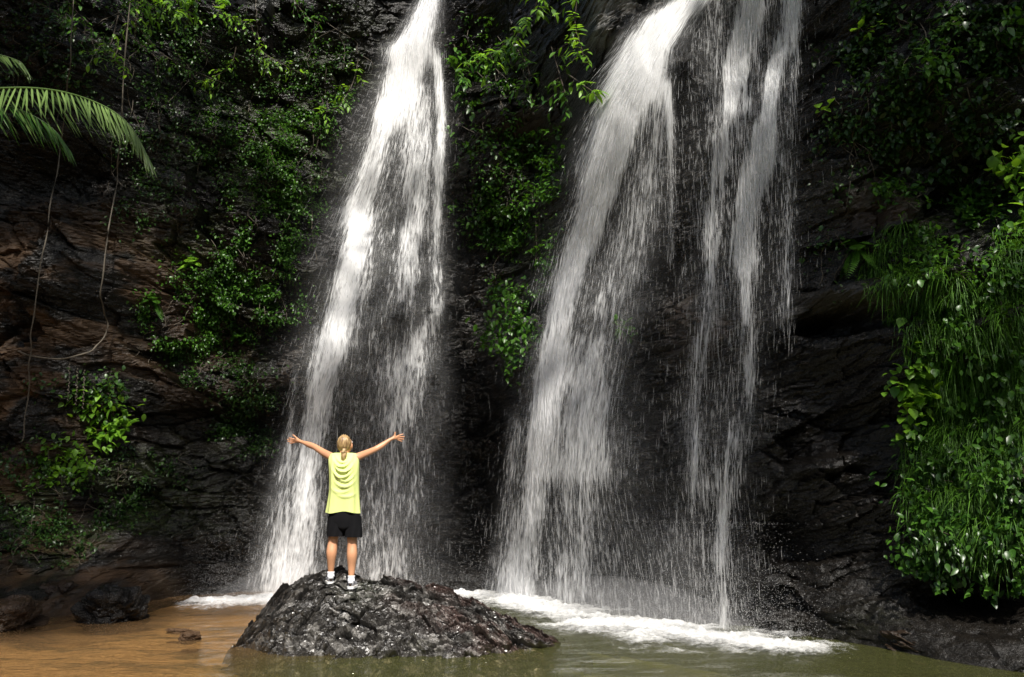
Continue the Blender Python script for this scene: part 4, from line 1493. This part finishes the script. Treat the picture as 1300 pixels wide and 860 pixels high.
bush('broad leaved bush at the bottom of the hanging grass', 1215, 612, 70, 50, 380, .10, M_LEAF_DARK, w=.24, depth=.25, droop=.8)
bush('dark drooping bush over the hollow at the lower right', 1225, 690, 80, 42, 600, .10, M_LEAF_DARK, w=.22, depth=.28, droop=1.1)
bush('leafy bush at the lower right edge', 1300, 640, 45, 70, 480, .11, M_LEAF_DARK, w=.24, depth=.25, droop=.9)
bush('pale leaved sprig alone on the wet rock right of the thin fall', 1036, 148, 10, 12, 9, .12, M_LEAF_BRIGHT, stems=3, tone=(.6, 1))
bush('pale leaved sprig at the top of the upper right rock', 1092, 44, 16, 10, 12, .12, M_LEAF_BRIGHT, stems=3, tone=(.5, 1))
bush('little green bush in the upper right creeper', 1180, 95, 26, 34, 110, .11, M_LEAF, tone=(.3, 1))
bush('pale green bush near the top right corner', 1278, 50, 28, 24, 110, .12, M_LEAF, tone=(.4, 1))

# hanging grass on the right
def grass(label, blobs, n, ln):
    S = Soup()
    px, py = [], []
    w = np.array([b[2] * b[3] for b in blobs], float)
    nt = n // 16
    for i in RNG.choice(len(blobs), nt, p=w / w.sum()):
        b = blobs[i]
        a, r = RNG.uniform(0, 2 * math.pi), math.sqrt(RNG.uniform())
        px.append(b[0] + b[2] * r * math.cos(a))
        py.append(b[1] + b[3] * r * math.sin(a))
    T0 = hit(np.array(px), np.array(py))
    k = np.repeat(np.arange(nt), 16)
    m_ = len(k)
    tuft_l = RNG.uniform(.6, 1.2, nt)[k]
    tuft_t = RNG.uniform(0, .8, nt)[k]
    tl = RNG.normal(0, .45, nt)[k]
    D0 = np.stack([tl + RNG.normal(0, .55, m_), -np.abs(RNG.normal(.5, .35, m_)), RNG.normal(.55, .45, m_)], -1)
    L_ = ln * tuft_l * RNG.uniform(.5, 1.2, m_)
    B = T0[k] + RNG.normal(0, .04, (m_, 3))
    X = np.cross(D0, UP)
    X /= np.linalg.norm(X, axis=1, keepdims=True) + 1e-6
    X = X * np.cos(.4) + np.cross(X, [0, -1, 0]) * .4
    RDR = RNG.uniform(.5, 1.05, m_)
    rows = []
    for s, wd in ((0, .8), (.25, 1), (.5, .85), (.75, .55), (1, .08)):
        c = B + D0 * (L_ * .55 * s)[:, None] - UP * (L_ * RDR * s * s)[:, None]
        rows += [c - X * .0055 * wd, c + X * .0055 * wd]
    V = np.stack(rows, 1)
    F = np.array([(2 * a, 2 * a + 1, 2 * a + 3, 2 * a + 2) for a in range(4)]) + (np.arange(m_) * 10)[:, None, None]
    S.add(V.reshape(-1, 3), f4=F.reshape(-1, 4), c=np.repeat(np.clip(tuft_t + RNG.uniform(-.1, .35, m_), 0, 1), 10))
    o = S.build('hanging_grass', M_GRASS)
    tag(o, label, 'grass', kind='stuff')


grass('long green grass hanging in curtains down the right rock',
      [(1150, 320, 60, 36), (1180, 390, 55, 50), (1230, 430, 75, 80), (1260, 520, 70, 70), (1210, 520, 45, 60), (1290, 400, 40, 120), (1120, 350, 30, 30), (1250, 650, 60, 70), (1190, 590, 45, 60), (1230, 560, 70, 60), (1230, 640, 80, 50)], 30000, .36)
creeper('leafy creeper tangled through the hanging grass', [(1200, 350, 70, 40), (1240, 470, 60, 90), (1280, 380, 30, 100), (1190, 560, 40, 60), (1250, 600, 50, 50)], 1500, .08, M_LEAF, seed=14, clump=.6, lift=.4, tone=(.2, 1))
creeper('leafy creeper spilling around the lower right bushes', [(1170, 600, 40, 50), (1240, 680, 70, 50), (1180, 690, 40, 40), (1285, 720, 30, 40)], 1200, .085, M_LEAF, seed=15, clump=.6, lift=.35)

# ------------------------------------------------------------------ unseen canopy above the frame, added and shaped to shade most of the cliff
def shade_canopy(label, x0, x1, trunk, n, seed):
    r = np.random.default_rng(seed)
    P = np.stack([r.uniform(x0, x1, n), r.uniform(0.5, 12.5, n), r.uniform(13.0, 15.0, n)], -1)
    sv = np.array(sun_vec)
    T = P.copy()
    live = np.ones(n, bool)
    for _ in range(300):                     # where this spot's shadow falls
        live &= (T[:, 1] < ysurf(T[:, 0], T[:, 2])) & (T[:, 2] > 0)
        if not live.any():
            break
        T[live] -= sv * .06
    px, py = project(T[:, 0], T[:, 1], T[:, 2])
    open_ = np.zeros(n)                      # leaves left out so the sun reaches the falls
    for B in (LEFT_B, RIGHT_B, VEIL_B):
        b = np.asarray(B, float)
        xl, xr = (np.interp(py, b[:, 0], b[:, j]) for j in (1, 2))
        open_ = np.maximum(open_, sstep(xl - 60, xl - 10, px) * sstep(xr + 45, xr, px) * (1.0 if B is not VEIL_B else .75) * np.interp(py, [260, 450, 580], [1, .75, .5]))
    for (cx, cy_, rx, ry) in GAPS:
        open_ = np.maximum(open_, np.exp(-(((px - cx) / rx) ** 2 + ((py - cy_) / ry) ** 2) ** 2))
    for (yy, ax0, ax1, ay0, ay1) in ((9.4, -80, 215, 90, 235), (12.2, 110, 410, -20, 120), (13.2, 560, 775, -20, 130)):   # sun flecks on the palm and the hanging twigs
        kk = (P[:, 1] - yy) / sv[1]
        L0 = P - sv * kk[:, None]
        lx, ly = project(L0[:, 0], L0[:, 1], L0[:, 2])
        open_ = np.maximum(open_, .92 * ((lx > ax0) & (lx < ax1) & (ly > ay0) & (ly < ay1) & (kk > 0)))
    open_ = np.maximum(open_, (T[:, 2] < 0.7) * (T[:, 0] > -5.2) * 1.0)
    dap = sstep(.57, .66, fbm(P[:, 0] * .8, P[:, 1] * .8, seed, 3))
    keep = r.uniform(0, 1, n) < (1 - open_) * (1 - .8 * dap)
    P = P[keep]
    tr = thing('shade_tree', label, 'shade_tree', trunk)
    S, W = Soup(), Soup()
    m_ = len(P)
    leaves(S, P, rdir(m_, [0, 0, -.2], .8), UP + r.normal(0, .4, (m_, 3)), r.uniform(.35, .6, m_), r.uniform(.11, .17, m_), r.uniform(0, 1, m_))
    S.build('crown', M_LEAF, tr)
    t0 = np.array(trunk, float)
    tube(W, spline([t0, t0 + [.2, -2.6, 1.2], t0 + [0, -6.5, 1.6]], 20), np.linspace(.22, .12, 20), 10)
    for k in range(6):
        e = P[r.integers(0, m_)]
        b0 = t0 + [0, -5.5, 1.5]
        tube(W, spline([b0, .5 * (b0 + e) + [0, 0, .4], e], 12), np.linspace(.04, .012, 12), 6)
    W.build('trunk', M_BARK, tr)  # trunk of the added, unseen shade tree


GAPS = [(1050, 620, 70, 80), (1000, 500, 50, 90), (320, 340, 70, 60), (400, 100, 60, 60), (220, 60, 120, 50), (205, 150, 110, 50), (340, 180, 60, 40), (135, 205, 45, 35), (650, 125, 70, 50), (745, 185, 45, 40), (590, 140, 30, 50), (1290, 320, 60, 90), (1150, 540, 40, 60), (120, 590, 70, 50), (1230, 340, 90, 30), (110, 370, 120, 55), (120, 470, 120, 50), (1180, 100, 60, 40), (435, 165, 30, 40), (300, 300, 40, 50), (640, 480, 40, 50), (640, 290, 40, 30), (150, 535, 60, 55), (90, 595, 40, 35), (205, 20, 90, 40), (335, 80, 60, 30), (140, 80, 35, 25), (246, 335, 30, 40), (650, 40, 60, 60), (740, 105, 40, 30), (585, 90, 30, 50), (648, 425, 30, 50), (790, 40, 60, 60),
        (1290, 250, 50, 90), (1150, 490, 30, 60), (1230, 430, 60, 60), (1100, 470, 50, 40), (1080, 380, 50, 14), (1050, 600, 40, 25), (430, 130, 30, 30), (330, 390, 40, 40), (90, 380, 60, 40)]  # openings cut in the added crowns to sunlight chosen plants and ledges
shade_canopy('unseen tree on the cliff top whose crown shades the left half', -13, -0.6, (-6.0, 17.8, 14.0), 9000, 3)
shade_canopy('unseen tree on the cliff top whose crown shades the right half', -0.6, 11.5, (6.5, 14.5, 14.0), 9000, 5)

# ------------------------------------------------------------------ lianas
def liana(label, pts, k, r=.012):
    p_ = np.asarray(pts, float)
    B = spline(near(p_[:, 0], p_[:, 1], np.linspace(k[0], k[1], len(p_))), 60)
    B = B + 0.012 * np.stack([np.sin(np.arange(60) * .9), np.cos(np.arange(60) * 1.3), 0 * np.arange(60)], -1)
    S = Soup()
    tube(S, B, r * (1 + .25 * np.sin(np.arange(60) * 1.7)), 7)
    o = S.build('liana', M_VINE)
    tag(o, label, 'vine', 'lianas hanging on the left')


liana('thin liana hanging straight down near the left edge', [(95, -30), (90, 60), (84, 130), (75, 200), (58, 300), (44, 390), (38, 450), (36, 500), (28, 560)], (1.3, .25), .010)
liana('liana that hangs behind the palm frond tip and loops left at the bottom', [(168, -30), (160, 60), (152, 180), (148, 230), (137, 300), (129, 360), (130, 390), (137, 412), (128, 434), (110, 448), (75, 456), (40, 452), (22, 446)], (1.2, .3), .013)
liana('short liana dangling from the bright twigs at the top left', [(178, -20), (174, 15), (172, 35), (171, 52)], (1.5, 1.5), .012)
liana('thin liana hanging from the top edge between palm and left fall', [(322, -30), (325, 10), (327, 40), (330, 62)], (.9, .9), .007)
for i, (x, y0, y1) in enumerate(((88, 478, 510), (98, 484, 515), (107, 486, 520))):
    liana(['leftmost of three pale roots dangling from the brown ledge', 'middle one of three pale roots dangling from the brown ledge', 'rightmost of three pale roots dangling from the brown ledge'][i],
          [(x, y0 - 16), (x, y0), (x - 1, .5 * (y0 + y1)), (x - 2, y1)], (.1, .5), .008)
